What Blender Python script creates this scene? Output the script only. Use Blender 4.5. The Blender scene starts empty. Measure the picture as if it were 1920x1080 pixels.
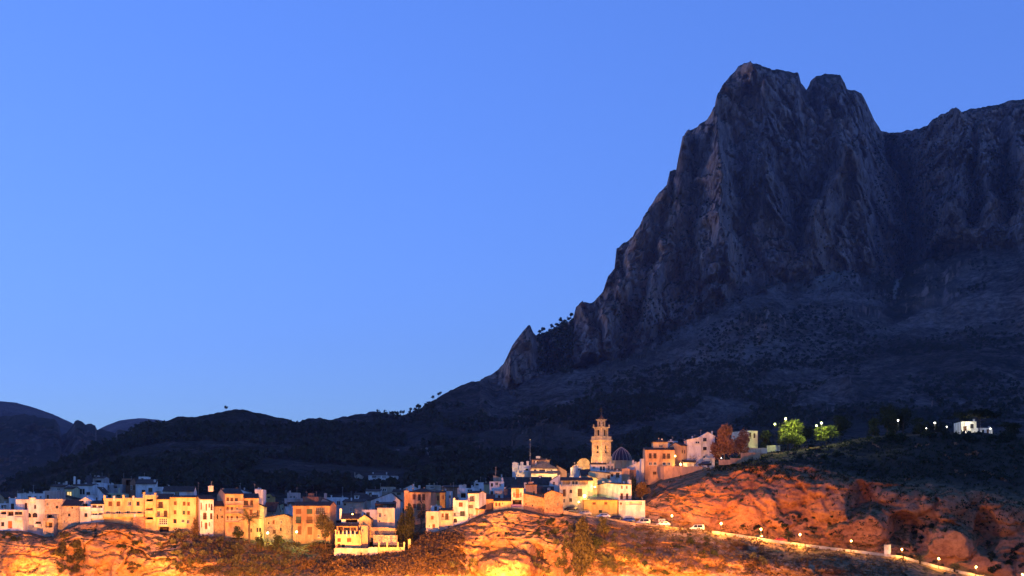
import bpy, bmesh, math, random
import numpy as np
from mathutils import Vector, Matrix

# ------------------------------------------------------------------ scene, camera, sky, sun, exposure
scene = bpy.context.scene
COL = scene.collection
R = math.radians
FPX, HZ = 2667.0, 985.0            # focal length and horizon row, in photograph pixels (1920 wide)

cam_d = bpy.data.cameras.new('camera')
cam_d.lens = 50.0; cam_d.sensor_width = 36.0
cam_d.shift_y = (HZ - 540.0) / 1920.0
cam_d.clip_start = 1.0; cam_d.clip_end = 60000.0
cam = bpy.data.objects.new('camera', cam_d); COL.objects.link(cam)
cam.location = (0, 0, 0); cam.rotation_euler = (R(90), 0, 0)
scene.camera = cam

world = bpy.data.worlds.new('World'); scene.world = world; world.use_nodes = True
wn = world.node_tree.nodes; wl = world.node_tree.links
bg = wn['Background']
sky = wn.new('ShaderNodeTexSky'); sky.sky_type = 'NISHITA'; sky.sun_disc = False
SUN_EL, SUN_ROT = 3.0, -64.0
sky.sun_elevation = R(SUN_EL); sky.sun_rotation = R(SUN_ROT)
sky.altitude = 200; sky.air_density = 1.0; sky.dust_density = 0.5; sky.ozone_density = 1.0
tint = wn.new('ShaderNodeMix'); tint.data_type = 'RGBA'; tint.blend_type = 'MULTIPLY'
tint.inputs['Factor'].default_value = 1.0
tint.inputs['B'].default_value = (0.180, 0.357, 1.12, 1)      # the photograph's cool white balance
soft = wn.new('ShaderNodeGamma'); soft.inputs['Gamma'].default_value = 0.62     # the film curve's soft sky gradient
wl.new(sky.outputs['Color'], soft.inputs['Color']); wl.new(soft.outputs['Color'], tint.inputs['A']); wl.new(tint.outputs['Result'], bg.inputs['Color'])
bg.inputs['Strength'].default_value = 0.15

sun_d = bpy.data.lights.new('dusk_sun', 'SUN'); sun_d.energy = 0.10; sun_d.angle = R(25); sun_d.color = (1.0, 0.62, 0.5)
sun = bpy.data.objects.new('dusk_sun', sun_d); COL.objects.link(sun)
_sd = Vector((math.sin(R(SUN_ROT)) * math.cos(R(SUN_EL)), math.cos(R(SUN_ROT)) * math.cos(R(SUN_EL)), math.sin(R(SUN_EL))))
sun.rotation_euler = (-_sd).to_track_quat('-Z', 'Y').to_euler()
vs = scene.view_settings
vs.view_transform = 'Standard'; vs.look = 'None'; vs.exposure = 2.25; vs.gamma = 1.0; vs.use_curve_mapping = False

# ------------------------------------------------------------------ helpers
def P(px, row, D):
    return Vector(((px - 960.0) / FPX * D, D, (HZ - row) / FPX * D))

def _hash(ix, iy, iz, seed):
    h = (ix * np.uint32(374761393) + iy * np.uint32(668265263) + iz * np.uint32(2147483647) + np.uint32(seed * 97 + 13) * np.uint32(1274126177))
    h = (h ^ (h >> np.uint32(13))) * np.uint32(1274126177)
    h = h ^ (h >> np.uint32(16))
    return (h & np.uint32(0xFFFFFF)).astype(np.float32) / np.float32(0x7FFFFF) - 1.0

def vnoise(x, y, z, seed=0):
    x = np.asarray(x, np.float32); y = np.asarray(y, np.float32); z = np.asarray(z, np.float32)
    fx, fy, fz = np.floor(x), np.floor(y), np.floor(z)
    ix, iy, iz = fx.astype(np.int32).astype(np.uint32), fy.astype(np.int32).astype(np.uint32), fz.astype(np.int32).astype(np.uint32)
    tx, ty, tz = x - fx, y - fy, z - fz
    tx = tx * tx * (3 - 2 * tx); ty = ty * ty * (3 - 2 * ty); tz = tz * tz * (3 - 2 * tz)
    o = np.uint32(1)
    def lp(a, b, t): return a + (b - a) * t
    with np.errstate(over='ignore'):
        c = lp(lp(lp(_hash(ix, iy, iz, seed), _hash(ix + o, iy, iz, seed), tx), lp(_hash(ix, iy + o, iz, seed), _hash(ix + o, iy + o, iz, seed), tx), ty),
               lp(lp(_hash(ix, iy, iz + o, seed), _hash(ix + o, iy, iz + o, seed), tx), lp(_hash(ix, iy + o, iz + o, seed), _hash(ix + o, iy + o, iz + o, seed), tx), ty), tz)
    return c

def fbm(x, y, z, octv=5, seed=0, gain=0.5, ridged=False):
    a, s, tot = 1.0, 0.0, 0.0
    for k in range(octv):
        n = vnoise(x, y, z, seed + k)
        if ridged: n = 1.0 - 2.0 * np.abs(n)
        s = s + a * n; tot += a; a *= gain
        x, y, z = x * 2.03 + 11.3, y * 2.03 + 5.7, z * 2.03 + 3.1
    return s / tot

def curve(pts):
    a = np.array(pts, float); return a[:, 0], a[:, 1]

def interp(px, pts, sig=0):
    xs, ys = curve(pts)
    if sig <= 0: return np.interp(px, xs, ys)
    acc = 0; tot = 0
    for o, w in ((-1.5, .13), (-.75, .22), (0, .3), (.75, .22), (1.5, .13)):
        acc = acc + w * np.interp(px + o * sig, xs, ys); tot += w
    return acc / tot

def obj(name, me, mat=None, parent=None, loc=None):
    o = bpy.data.objects.new(name, me); COL.objects.link(o)
    if mat is not None and isinstance(me, bpy.types.Mesh) and len(me.materials) == 0: me.materials.append(mat)
    if parent is not None: o.parent = parent
    if loc is not None: o.location = loc
    return o

def tag(o, label=None, cat=None, group=None, kind=None):
    if label: o['label'] = label
    if cat: o['category'] = cat
    if group: o['group'] = group
    if kind: o['kind'] = kind
    return o

def empty(name, loc, rz=0.0):
    o = bpy.data.objects.new(name, None); COL.objects.link(o)
    o.location = loc; o.rotation_euler = (0, 0, rz); o.empty_display_size = 0.5
    return o

def mesh_np(name, V, faces, smooth=True):
    me = bpy.data.meshes.new(name)
    V = np.asarray(V, np.float32); faces = np.asarray(faces, np.int32)
    k = faces.shape[1]
    me.vertices.add(len(V)); me.vertices.foreach_set('co', V.ravel())
    me.loops.add(faces.size); me.loops.foreach_set('vertex_index', faces.ravel())
    me.polygons.add(len(faces)); me.polygons.foreach_set('loop_start', np.arange(0, faces.size, k, dtype=np.int32))
    me.update(calc_edges=True)
    if smooth: me.polygons.foreach_set('use_smooth', np.ones(len(faces), bool))
    return me

def grid_faces(nr, nc):
    i = np.arange(nr * nc, dtype=np.int32).reshape(nr, nc)
    return np.stack([i[:-1, :-1].ravel(), i[:-1, 1:].ravel(), i[1:, 1:].ravel(), i[1:, :-1].ravel()], 1)

class Fan:
    """terrain sheet: columns run away from the viewpoint, each with distance D and height Z"""
    def __init__(s, px, D, Z): s.px, s.D, s.Z = px, D, Z
    def verts(s):
        X = (s.px[None, :] - 960.0) / FPX * s.D
        return np.stack([X, s.D, s.Z], -1)
    def col(s, px):
        f = (px - s.px[0]) / (s.px[1] - s.px[0]); i = int(np.clip(round(f), 0, len(s.px) - 1)); return i
    def hit(s, px, row, mind=0.0):
        c = s.col(px); D = s.D[:, c]; Z = s.Z[:, c]; pr = HZ - FPX * Z / D
        ok = np.where((pr <= row) & (D > mind))[0]
        if len(ok) == 0: return None
        r = ok[0]
        if r == 0: d, z = D[0], Z[0]
        else:
            t = (pr[r - 1] - row) / max(1e-6, pr[r - 1] - pr[r]) if D[r - 1] > mind else 1.0
            t = min(1, max(0, t)); d = D[r - 1] + (D[r] - D[r - 1]) * t; z = Z[r - 1] + (Z[r] - Z[r - 1]) * t
        return Vector(((px - 960) / FPX * d, d, z))
    def height(s, x, y):
        c = s.col(960 + FPX * x / y); return float(np.interp(y, np.maximum.accumulate(s.D[:, c]), s.Z[:, c]))

def build_fan(name, fan, mat, attrs=None):
    nr, nc = fan.D.shape
    me = mesh_np(name, fan.verts().reshape(-1, 3), grid_faces(nr, nc))
    for k, v in (attrs or {}).items():
        a = me.attributes.new(k, 'FLOAT', 'POINT'); a.data.foreach_set('value', np.asarray(v, np.float32).ravel())
    return obj(name, me, mat)

# ------------------------------------------------------------------ materials
class NT:
    def __init__(s, name, rough=0.9, spec=0.2):
        s.m = bpy.data.materials.new(name); s.m.use_nodes = True
        s.t = s.m.node_tree; s.b = s.t.nodes['Principled BSDF']
        s.b.inputs['Roughness'].default_value = rough; s.b.inputs['Specular IOR Level'].default_value = spec
    def n(s, typ, **kw):
        x = s.t.nodes.new('ShaderNode' + typ)
        for k, v in kw.items():
            if k in x.inputs: x.inputs[k].default_value = v
            else: setattr(x, k, v)
        return x
    def l(s, a, b): s.t.links.new(a, b)
    def pos(s, scale=(1, 1, 1), obj_space=False):
        if obj_space: o = s.n('TexCoord').outputs['Object']
        else: o = s.n('NewGeometry').outputs['Position']
        m = s.n('Mapping'); m.inputs['Scale'].default_value = scale; s.l(o, m.inputs['Vector']); return m.outputs['Vector']
    def noise(s, vec, scale, detail=6, rough=0.6):
        x = s.n('TexNoise'); x.inputs['Scale'].default_value = scale; x.inputs['Detail'].default_value = detail
        x.inputs['Roughness'].default_value = rough; s.l(vec, x.inputs['Vector']); return x.outputs['Fac']
    def ramp(s, fac, stops):
        x = s.n('ValToRGB'); e = x.color_ramp.elements
        while len(e) < len(stops): e.new(0.5)
        for el, (p, c) in zip(e, stops):
            el.position = p; el.color = (c[0], c[1], c[2], 1) if not isinstance(c, (int, float)) else (c, c, c, 1)
        s.l(fac, x.inputs['Fac']); return x.outputs['Color']
    def mix(s, fac, a, b, blend='MIX'):
        x = s.n('Mix', data_type='RGBA', blend_type=blend)
        for sock, v in (('Factor', fac), ('A', a), ('B', b)):
            i = x.inputs[sock] if sock != 'Factor' else x.inputs['Factor']
            if hasattr(v, 'is_output'): s.l(v, i)
            else: i.default_value = v if sock == 'Factor' else (v[0], v[1], v[2], 1)
        return x.outputs['Result']
    def math(s, op, a, b=0.0, clamp=False):
        x = s.n('Math', operation=op, use_clamp=clamp)
        for i, v in enumerate((a, b)):
            if hasattr(v, 'is_output'): s.l(v, x.inputs[i])
            else: x.inputs[i].default_value = v
        return x.outputs[0]
    def attr(s, name):
        x = s.n('Attribute', attribute_name=name); return x.outputs['Fac']
    def bump(s, h, strength, dist):
        x = s.n('Bump'); x.inputs['Strength'].default_value = strength; x.inputs['Distance'].default_value = dist
        s.l(h, x.inputs['Height']); s.l(x.outputs['Normal'], s.b.inputs['Normal'])
    def color(s, c):
        if hasattr(c, 'is_output'): s.l(c, s.b.inputs['Base Color'])
        else: s.b.inputs['Base Color'].default_value = (c[0], c[1], c[2], 1)
        return s.m
# ------------------------------------------------------------------ distant land
SKY_MAIN = [(-200,975),(-60,955),(0,938),(60,905),(100,885),(160,855),(200,838),(240,822),(300,808),(340,803),(380,802),(415,798),(430,792),(455,787),(480,795),(500,798),
 (540,800),(575,795),(640,797),(680,792),(700,789),(740,791),(755,790),(790,778),(830,757),(860,742),(900,722),(920,706),(930,700),(945,685),(955,660),
 (965,640),(980,620),(993,612),(1000,622),(1005,628),(1020,626),(1040,617),(1075,600),(1080,580),(1092,572),(1110,568),(1130,548),(1140,520),(1152,505),
 (1156,467),(1175,455),(1200,430),(1215,395),(1230,370),(1250,348),(1256,322),(1268,318),(1280,255),(1290,248),(1305,240),(1325,228),(1340,205),
 (1345,180),(1360,155),(1375,137),(1390,125),(1408,118),(1425,125),(1447,132),(1470,133),(1497,137),(1502,155),(1512,165),(1520,152),(1530,142),
 (1560,139),(1575,142),(1585,160),(1587,170),(1615,176),(1625,195),(1640,225),(1652,241),(1690,245),(1722,244),(1750,232),(1790,220),(1820,208),
 (1870,197),(1920,186),(2000,176),(2150,170)]

def rock_material(name, veg_amount, tone=1.0, scale=1.0):
    t = NT(name, 0.95, 0.1)
    n1 = t.noise(t.pos((1, 1, 0.45)), 0.006 * scale, 8, 0.62); n2 = t.noise(t.pos((1, 1, 0.22)), 0.035 * scale, 7, 0.66); n3 = t.noise(t.pos(), 0.10 * scale, 6, 0.7); n4 = t.noise(t.pos((1, 1, 3)), 0.022 * scale, 6, 0.65)
    rock = t.ramp(n1, [(0.3, (.22*tone, .16*tone, .145*tone)), (0.48, (.33*tone, .25*tone, .22*tone)), (0.60, (.45*tone, .28*tone, .20*tone)), (0.72, (.37*tone, .285*tone, .255*tone))])
    rock = t.mix(t.ramp(n2, [(0.38, 0), (0.60, 1)]), t.mix(1.0, rock, (.42, .42, .47), 'MULTIPLY'), rock)
    rock = t.mix(t.ramp(n3, [(0.36, 0), (0.50, 1)]), t.mix(1.0, rock, (.66, .66, .68), 'MULTIPLY'), rock)
    veg = t.mix(n3, (.012, .017, .010), (.04, .044, .024))
    # gentle ground: scrub, thin soil and broken limestone
    n5 = t.noise(t.pos(), 0.0045 * scale, 4, 0.55)
    g = t.math('ADD', t.math('MULTIPLY', n3, 0.46), t.math('ADD', t.math('MULTIPLY', n4, 0.26), t.math('MULTIPLY', n5, 0.28)))
    g = t.math('SUBTRACT', g, t.math('MULTIPLY', t.math('SUBTRACT', t.attr('veg'), 0.5), 0.16))
    soil = t.ramp(g, [(0.42, (.014, .018, .011)), (0.485, (.035, .032, .023)), (0.53, (.075, .06, .05)), (0.585, (.16, .128, .112)), (0.67, (.33, .27, .235))])
    up = t.n('SeparateXYZ'); t.l(t.n('NewGeometry').outputs['Normal'], up.inputs[0])
    flat = t.math('MULTIPLY', t.math('SUBTRACT', t.math('ADD', up.outputs['Z'], t.math('MULTIPLY', t.math('SUBTRACT', n3, 0.5), 1.0)), 0.60), 5.0, True)
    base = t.mix(t.attr('cliff'), soil, t.mix(t.math('MULTIPLY', flat, 0.85), rock, veg))
    cov = t.math('ADD', t.attr('veg'), t.math('MULTIPLY', t.math('SUBTRACT', n3, 0.5), 2.6))
    cov = t.math('ADD', cov, t.math('MULTIPLY', t.math('SUBTRACT', n2, 0.5), 1.6))
    fac = t.math('MULTIPLY', t.math('SUBTRACT', cov, 1.0 - veg_amount), 5.0, True)
    t.color(t.mix(t.attr('scree'), t.mix(fac, base, veg), t.mix(n3, (.26, .23, .20), (.44, .40, .36))))
    v = t.n('TexVoronoi', feature='DISTANCE_TO_EDGE'); v.inputs['Scale'].default_value = 0.05 * scale
    wv = t.n('Mix', data_type='VECTOR'); wv.inputs['Factor'].default_value = 0.0
    t.l(t.pos((1, 1, .4)), v.inputs['Vector'])
    crack = t.math('MULTIPLY', t.math('MINIMUM', v.outputs['Distance'], 0.15), 4.0)
    h = t.math('ADD', t.math('MULTIPLY', n2, 2.4), t.math('ADD', t.math('MULTIPLY', n3, 1.2), crack))
    t.bump(h, 1.0, 14.0 / scale)
    return t.m

def cells(x, y, seed):
    """random value of the nearest jittered cell, and how near the border is"""
    fx, fy = np.floor(x), np.floor(y); b1 = np.full(x.shape, 9.0, np.float32); b2 = b1.copy(); val = np.zeros(x.shape, np.float32)
    for dx in (-1, 0, 1):
        for dy in (-1, 0, 1):
            cx = (fx + dx).astype(np.int32).astype(np.uint32); cy = (fy + dy).astype(np.int32).astype(np.uint32); zz = np.zeros_like(cx)
            with np.errstate(over='ignore'):
                jx = _hash(cx, cy, zz, seed) * .42 + .5; jy = _hash(cx, cy, zz, seed + 1) * .42 + .5; rv = _hash(cx, cy, zz, seed + 2)
            d = (fx + dx + jx - x) ** 2 + (fy + dy + jy - y) ** 2; near = d < b1
            b2 = np.where(near, b1, np.minimum(b2, d)); val = np.where(near, rv, val); b1 = np.where(near, d, b1)
    return val, np.sqrt(b2) - np.sqrt(b1)

def poly_dist(px, row, pts):
    best = np.full(px.shape, 1e9, np.float32)
    for (ax, ay), (bx, by) in zip(pts[:-1], pts[1:]):
        dx, dy = bx - ax, by - ay; L = dx * dx + dy * dy
        t = np.clip(((px - ax) * dx + (row - ay) * dy) / L, 0, 1)
        best = np.minimum(best, np.hypot(px - ax - t * dx, row - ay - t * dy))
    return best

def segs(curves_D, curves_Z, counts):
    D, Z = [], []
    for k, n in enumerate(counts):
        t = np.linspace(0, 1, n, endpoint=False)[:, None]
        D.append(curves_D[k][None] * (1 - t) + curves_D[k + 1][None] * t); Z.append(curves_Z[k][None] * (1 - t) + curves_Z[k + 1][None] * t)
    D.append(curves_D[-1][None]); Z.append(curves_Z[-1][None])
    return np.concatenate(D), np.concatenate(Z)

def rz(row, D): return (HZ - row) / FPX * D

def make_mountain():
    px = np.arange(-200, 2130, 2.0)
    crest = interp(px, SKY_MAIN)
    crest = crest + fbm(px / 9, px * 0, px * 0, 3, 5) * np.interp(px, [0, 900, 960, 2000], [1.2, 1.5, 4, 3])
    Dq4 = interp(px, [(-200,1400),(60,1500),(450,1700),(760,2000),(900,2200),(1000,2350),(1150,2600),(1400,3050),(1560,3150),(1690,3350),(1920,3050),(2130,3000)], 20)
    cb = interp(px, [(-200,990),(60,915),(200,850),(300,820),(450,805),(560,812),(700,803),(760,803),(860,757),(920,738),(1000,722),(1030,714),(1090,702),(1150,688),(1200,662),(1290,612),(1380,562),
                     (1450,538),(1500,528),(1600,528),(1680,520),(1760,490),(1830,475),(1920,450),(2130,420)], 8)
    cb = cb + np.where(px > 900, fbm(px / 45, px * 0, px * 0, 4, 7) * 26, 0)
    cb = np.maximum(cb, crest + 6)
    Dq3 = interp(px, [(-200,1330),(60,1440),(450,1600),(760,1860),(900,2060),(1000,2170),(1200,2300),(1400,2500),(1600,2600),(1690,2750),(1920,2450),(2130,2400)], 20)
    r2 = interp(px, [(-200,1000),(60,930),(200,885),(450,855),(760,862),(1000,835),(1200,815),(1500,765),(1920,745),(2130,740)], 30)
    D2 = interp(px, [(-200,1150),(450,1280),(760,1400),(1200,1520),(1500,1600),(1920,1600),(2130,1600)], 30)
    r1 = interp(px, [(-200,1010),(60,955),(450,925),(1000,905),(1500,880),(2130,870)], 30)
    D1 = px * 0 + 1000
    D0 = px * 0 + 640
    # mid cliff bulge
    Dm = Dq3 + (Dq4 - Dq3) * 0.42; rm = cb + (crest - cb) * 0.55
    cD = [D0, D1, D2, Dq3, Dm, Dq4, Dq4 + 120, Dq4 + 700]
    cZ = [px * 0 - 25, rz(r1, D1), rz(r2, D2), rz(cb, Dq3), rz(rm, Dm), rz(crest, Dq4), rz(crest, Dq4) - 60, rz(crest, Dq4) * 0.35]
    counts = [12, 40, 110, 130, 110, 8, 6]
    D, Z = segs(cD, cZ, counts)
    nr, nc = D.shape
    PX = np.broadcast_to(px[None], D.shape); ROW = HZ - FPX * Z / D
    i3, i5 = sum(counts[:3]), sum(counts[:5])
    idx = np.arange(nr)[:, None] * np.ones((1, nc))
    cliff = np.clip((idx - i3 + 8 + fbm(PX / 30, ROW / 30, PX * 0, 4, 17) * 26) / 22, 0, 1) * np.clip((cb - crest - 20) / 60, 0, 1)[None]
    crestfade = np.clip((i5 - idx) / 30.0, 0.05, 1) ** 0.7
    crestfade = np.where(idx > i5, 0.05, crestfade)
    X = (PX - 960) / FPX * D
    off = np.zeros_like(D)
    ribs = [([(1338,200),(1352,270),(1356,350),(1360,430),(1362,520),(1352,610)], 150, 34), ([(1236,380),(1200,470),(1165,590),(1110,690)], 70, 22), ([(1288,260),(1262,400),(1235,520),(1200,640)], 70, 18),
            ([(1402,130),(1440,190),(1432,260),(1415,330)], 60, 22), ([(1450,140),(1500,210),(1560,270),(1594,347)], 80, 30), ([(1594,347),(1540,420),(1500,505)], 110, 22), ([(1600,355),(1620,430),(1650,510)], 80, 20),
            ([(1432,330),(1455,400),(1478,500)], 90, 18), ([(1560,150),(1600,240),(1640,330),(1655,420)], 70, 26), ([(1785,228),(1808,300),(1795,380),(1760,470)], 130, 30), ([(1840,260),(1850,360),(1870,450)], 90, 20),
            ([(985,618),(975,660),(960,720)], 80, 16), ([(1092,578),(1105,640),(1110,690)], 70, 16), ([(1145,520),(1140,600),(1150,680)], 60, 14), ([(1700,270),(1740,360),(1760,420)], 40, 14), ([(1905,200),(1915,330),(1920,440)], 60, 25)]
    guls = [([(1662,245),(1690,300),(1702,360),(1712,420),(1690,510),(1680,565)], 260, 24), ([(1268,330),(1240,440),(1190,620)], 80, 12), ([(1015,632),(1035,690)], 120, 18), ([(1385,260),(1392,400),(1400,540)], 90, 22),
            ([(1510,165),(1540,230),(1560,330),(1510,390),(1480,450)], 90, 18), ([(1450,300),(1500,400),(1490,500)], 70, 18), ([(1620,240),(1650,400),(1670,500)], 50, 14), ([(1825,230),(1832,330),(1820,430)], 60, 12), ([(1880,250),(1890,400)], 80, 18),
            ([(1300,260),(1300,420),(1280,560)], 40, 14), ([(1125,560),(1125,690)], 50, 9), ([(1175,470),(1180,660)], 60, 10)]
    wob = fbm(PX / 40, ROW / 40, PX * 0, 4, 77) * 22
    wob2 = fbm(PX / 40, ROW / 40, PX * 0 + 9, 4, 78) * 22
    for pts, a, w in ribs: off += a * np.exp(-np.abs(poly_dist(PX + wob, ROW + wob2, pts) / w) ** 1.25)
    for pts, a, w in guls: off -= a * np.exp(-np.abs(poly_dist(PX + wob, ROW + wob2, pts) / w) ** 1.3)
    f1 = fbm(X / 150, D / 150, Z / 420, 6, 1, 0.52, True); f2 = fbm(X / 38, D / 38, Z / 130, 5, 21, 0.55, True); f3 = fbm(X / 14, D / 14, Z / 22, 3, 31, 0.55)
    wa = fbm(X / 60, D / 60, Z / 60, 4, 91) * .55; wb = fbm(X / 60, D / 60, Z / 60, 4, 95) * .55
    c1, e1 = cells(X / 62 + wa, Z / 150 + wb, 201); c2, e2 = cells(X / 24 + wa * 1.6, Z / 62 + wb * 1.6, 211); c3, e3 = cells(X / 10 + wa * 2, Z / 22 + wb * 2, 221)
    blocks = c1 * 26 + c2 * 13 + c3 * 5 - 14 * np.exp(-(e1 / .08) ** 2) - 8 * np.exp(-(e2 / .09) ** 2)
    off = off * cliff * crestfade + cliff * crestfade * (f1 * 62 + f2 * 20 + f3 * 9 + blocks)
    D2_ = D - off
    slope = 1 - cliff
    g1 = fbm(X / 220, D / 220, X * 0, 6, 41, 0.52, True); g2 = fbm(X / 30, D / 30, X * 0, 4, 51, 0.55)
    amp = np.clip((D - 700) / 900, 0, 1) * crestfade
    Z2 = Z + slope * amp * (g1 * 20 + g2 * 4.0) + cliff * crestfade * fbm(X / 40, D / 40, Z / 40, 4, 61) * 12
    # old terraces on the lower slopes
    ter = np.clip(vnoise(X / 260, D / 260, X * 0, 71) * 2.5, 0, 1) * slope * (D > 900) * (idx < i3)
    step = 7.0; fr = (Z2 / step) % 1.0
    Z2 = Z2 + ter * (np.clip((fr - 0.6) / 0.4, 0, 1) - fr) * step * 0.8
    crag = np.clip((fbm(X / 170, D / 170, Z / 170, 4, 401) - .12) * 6, 0, 1) * slope * amp * (PX > 860)
    cc, ce = cells(X / 26, D / 26, 411)
    Z2 = Z2 + crag * (8 + cc * 9 + g2 * 5)
    fan = Fan(px, D2_, Z2)
    scree = np.exp(-(poly_dist(PX + wob * .12, ROW, [(1698, 325), (1706, 370), (1700, 400), (1709, 425), (1700, 455), (1695, 490), (1692, 515), (1682, 545), (1676, 568)]) / np.interp(ROW, [320, 420, 450, 520, 570], [2.2, 7, 6, 5, 3.5])) ** 4)
    scree = np.maximum(scree, np.exp(-(poly_dist(PX, ROW, [(735, 842), (752, 850), (775, 857), (800, 864), (806, 869)]) / 2.2) ** 4))
    scree = np.maximum(scree, .8 * np.exp(-((PX - 1540) / 60) ** 2 - ((ROW - 545) / 22) ** 2) * (fbm(X / 25, D / 25, X * 0, 4, 421) > .05))
    # land cover: scrub grows on the gentler ground and in the gullies
    gul = np.zeros_like(D)
    for pts, a, w in guls[:3] + guls[7:9]: gul = np.maximum(gul, np.exp(-(poly_dist(PX + wob, ROW + wob2, pts) / (w * 1.5)) ** 2))
    dz = np.gradient(Z2, axis=0); dd = np.gradient(D2_, axis=0)
    ang = np.degrees(np.arctan2(dz, np.maximum(dd, 0.01)))
    steep = np.clip((ang - 25) / 30, 0, 1)
    lo = np.clip((ROW - 640) / 180, 0, 1)
    veg = 0.12 * slope + 0.30 * lo * slope - 0.12 * cliff - steep * 0.40 * cliff + gul * 0.85 + 0.25 * vnoise(X / 300, D / 300, Z / 300, 81)
    veg += np.where(PX < 900, 0.18, 0)
    return fan, veg, np.clip(np.maximum(cliff * 1.3 - .3 * (ang < 22), crag * .9), 0, 1), scree

mountain, m_veg, m_cliff, m_scree = make_mountain()
M_ROCK = rock_material('limestone_and_scrub', 0.42, 1.75)
o = build_fan('mountain', mountain, M_ROCK, {'veg': m_veg, 'cliff': m_cliff, 'scree': m_scree}); tag(o, kind='structure')

def ridge(name, sky_pts, D_far, D_near, base_row, mat, rough_amp, rib_amp, veg, x0, x1, seed, cl=0.0):
    px = np.arange(x0, x1, 2.0)
    crest = interp(px, sky_pts) + fbm(px / 8, px * 0, px * 0, 3, seed) * rough_amp
    Df = px * 0 + D_far; Dn = px * 0 + D_near
    cD = [Dn, Dn + (Df - Dn) * 0.45, Df, Df + 400]; cZ = [rz(px * 0 + base_row, Dn), rz(crest * 0.45 + base_row * 0.55, Dn + (Df - Dn) * 0.45), rz(crest, Df), rz(crest, Df) * 0.5]
    D, Z = segs(cD, cZ, [30, 70, 6])
    X = (px[None] - 960) / FPX * D
    fade = np.clip((100 - np.arange(len(D))) / 14.0, 0.05, 1)[:, None]
    s = D_far / 2800.0
    D = D - fade * rib_amp * (fbm(X / (120 * s), D / (200 * s), Z / (420 * s), 5, seed + 3, 0.55, True))
    fan = Fan(px, D, Z)
    o = build_fan(name, fan, mat, {'veg': np.full(D.shape, veg), 'cliff': np.full(D.shape, cl)}); tag(o, kind='structure')
    return fan
M_CRAG = rock_material('far_crag_rock', 0.30, 0.8, 0.8)
M_HILL = rock_material('far_hill_scrub', 0.62, 0.9, 0.5)
ridge('crag_hills', [(-160,770),(0,780),(40,776),(62,780),(82,784),(100,786),(110,795),(116,817),(125,812),(132,802),(140,790),(147,789),(155,792),(160,796),(172,794),(179,797),(181,807),(192,806),
       (200,808),(215,812),(220,807),(237,807),(246,810),(250,812),(252,807),(262,812),(270,816),(330,850)], 2900, 2300, 960, M_CRAG, 2.5, 90, 0.1, -160, 330, 11, 1.0)
ridge('distant_hills', [(-300,745),(0,752),(30,755),(60,763),(100,777),(135,793),(160,812),(200,840)], 7000, 5500, 950, M_HILL, 0.5, 120, 0.5, -300, 200, 12)
ridge('distant_hills', [(120,850),(170,812),(200,797),(225,788),(260,784),(290,786),(310,789),(350,785),(380,785),(410,792),(430,802),(480,830),(560,860)], 7600, 6000, 950, M_HILL, 0.5, 120, 0.45, 120, 560, 13)

# ------------------------------------------------------------------ the village hill and its cliffs
EDGE = [(-200,1000),(0,995),(40,995),(70,1002),(84,1006),(104,1006),(118,992),(150,982),(170,980),(196,978),(250,984),(270,994),(300,998),(330,999),(345,992),(370,1004),(400,1006),(440,1010),(500,1016),(560,1018),
 (615,1020),(628,1038),(700,1037),(762,1032),(785,1010),(800,1000),(830,994),(850,986),(872,980),(890,970),(915,960),(930,957),(960,953),(990,957),(1020,965),(1050,968),(1060,962),(1100,968),(1150,975),(1200,984),(1260,989),
 (1350,1002),(1430,1014),(1500,1024),(1600,1036),(1690,1047),(1760,1066),(1830,1082),(1920,1098),(2130,1125)]
D_EDGE = [(-200,398),(0,400),(300,402),(430,404),(480,410),(560,412),(615,408),(630,394),(760,394),(790,400),(850,403),(900,404),(1050,402),(1200,404),(1350,402),(1500,398),(1690,390),(1920,376),(2130,365)]
ROADPX = 1056
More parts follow.
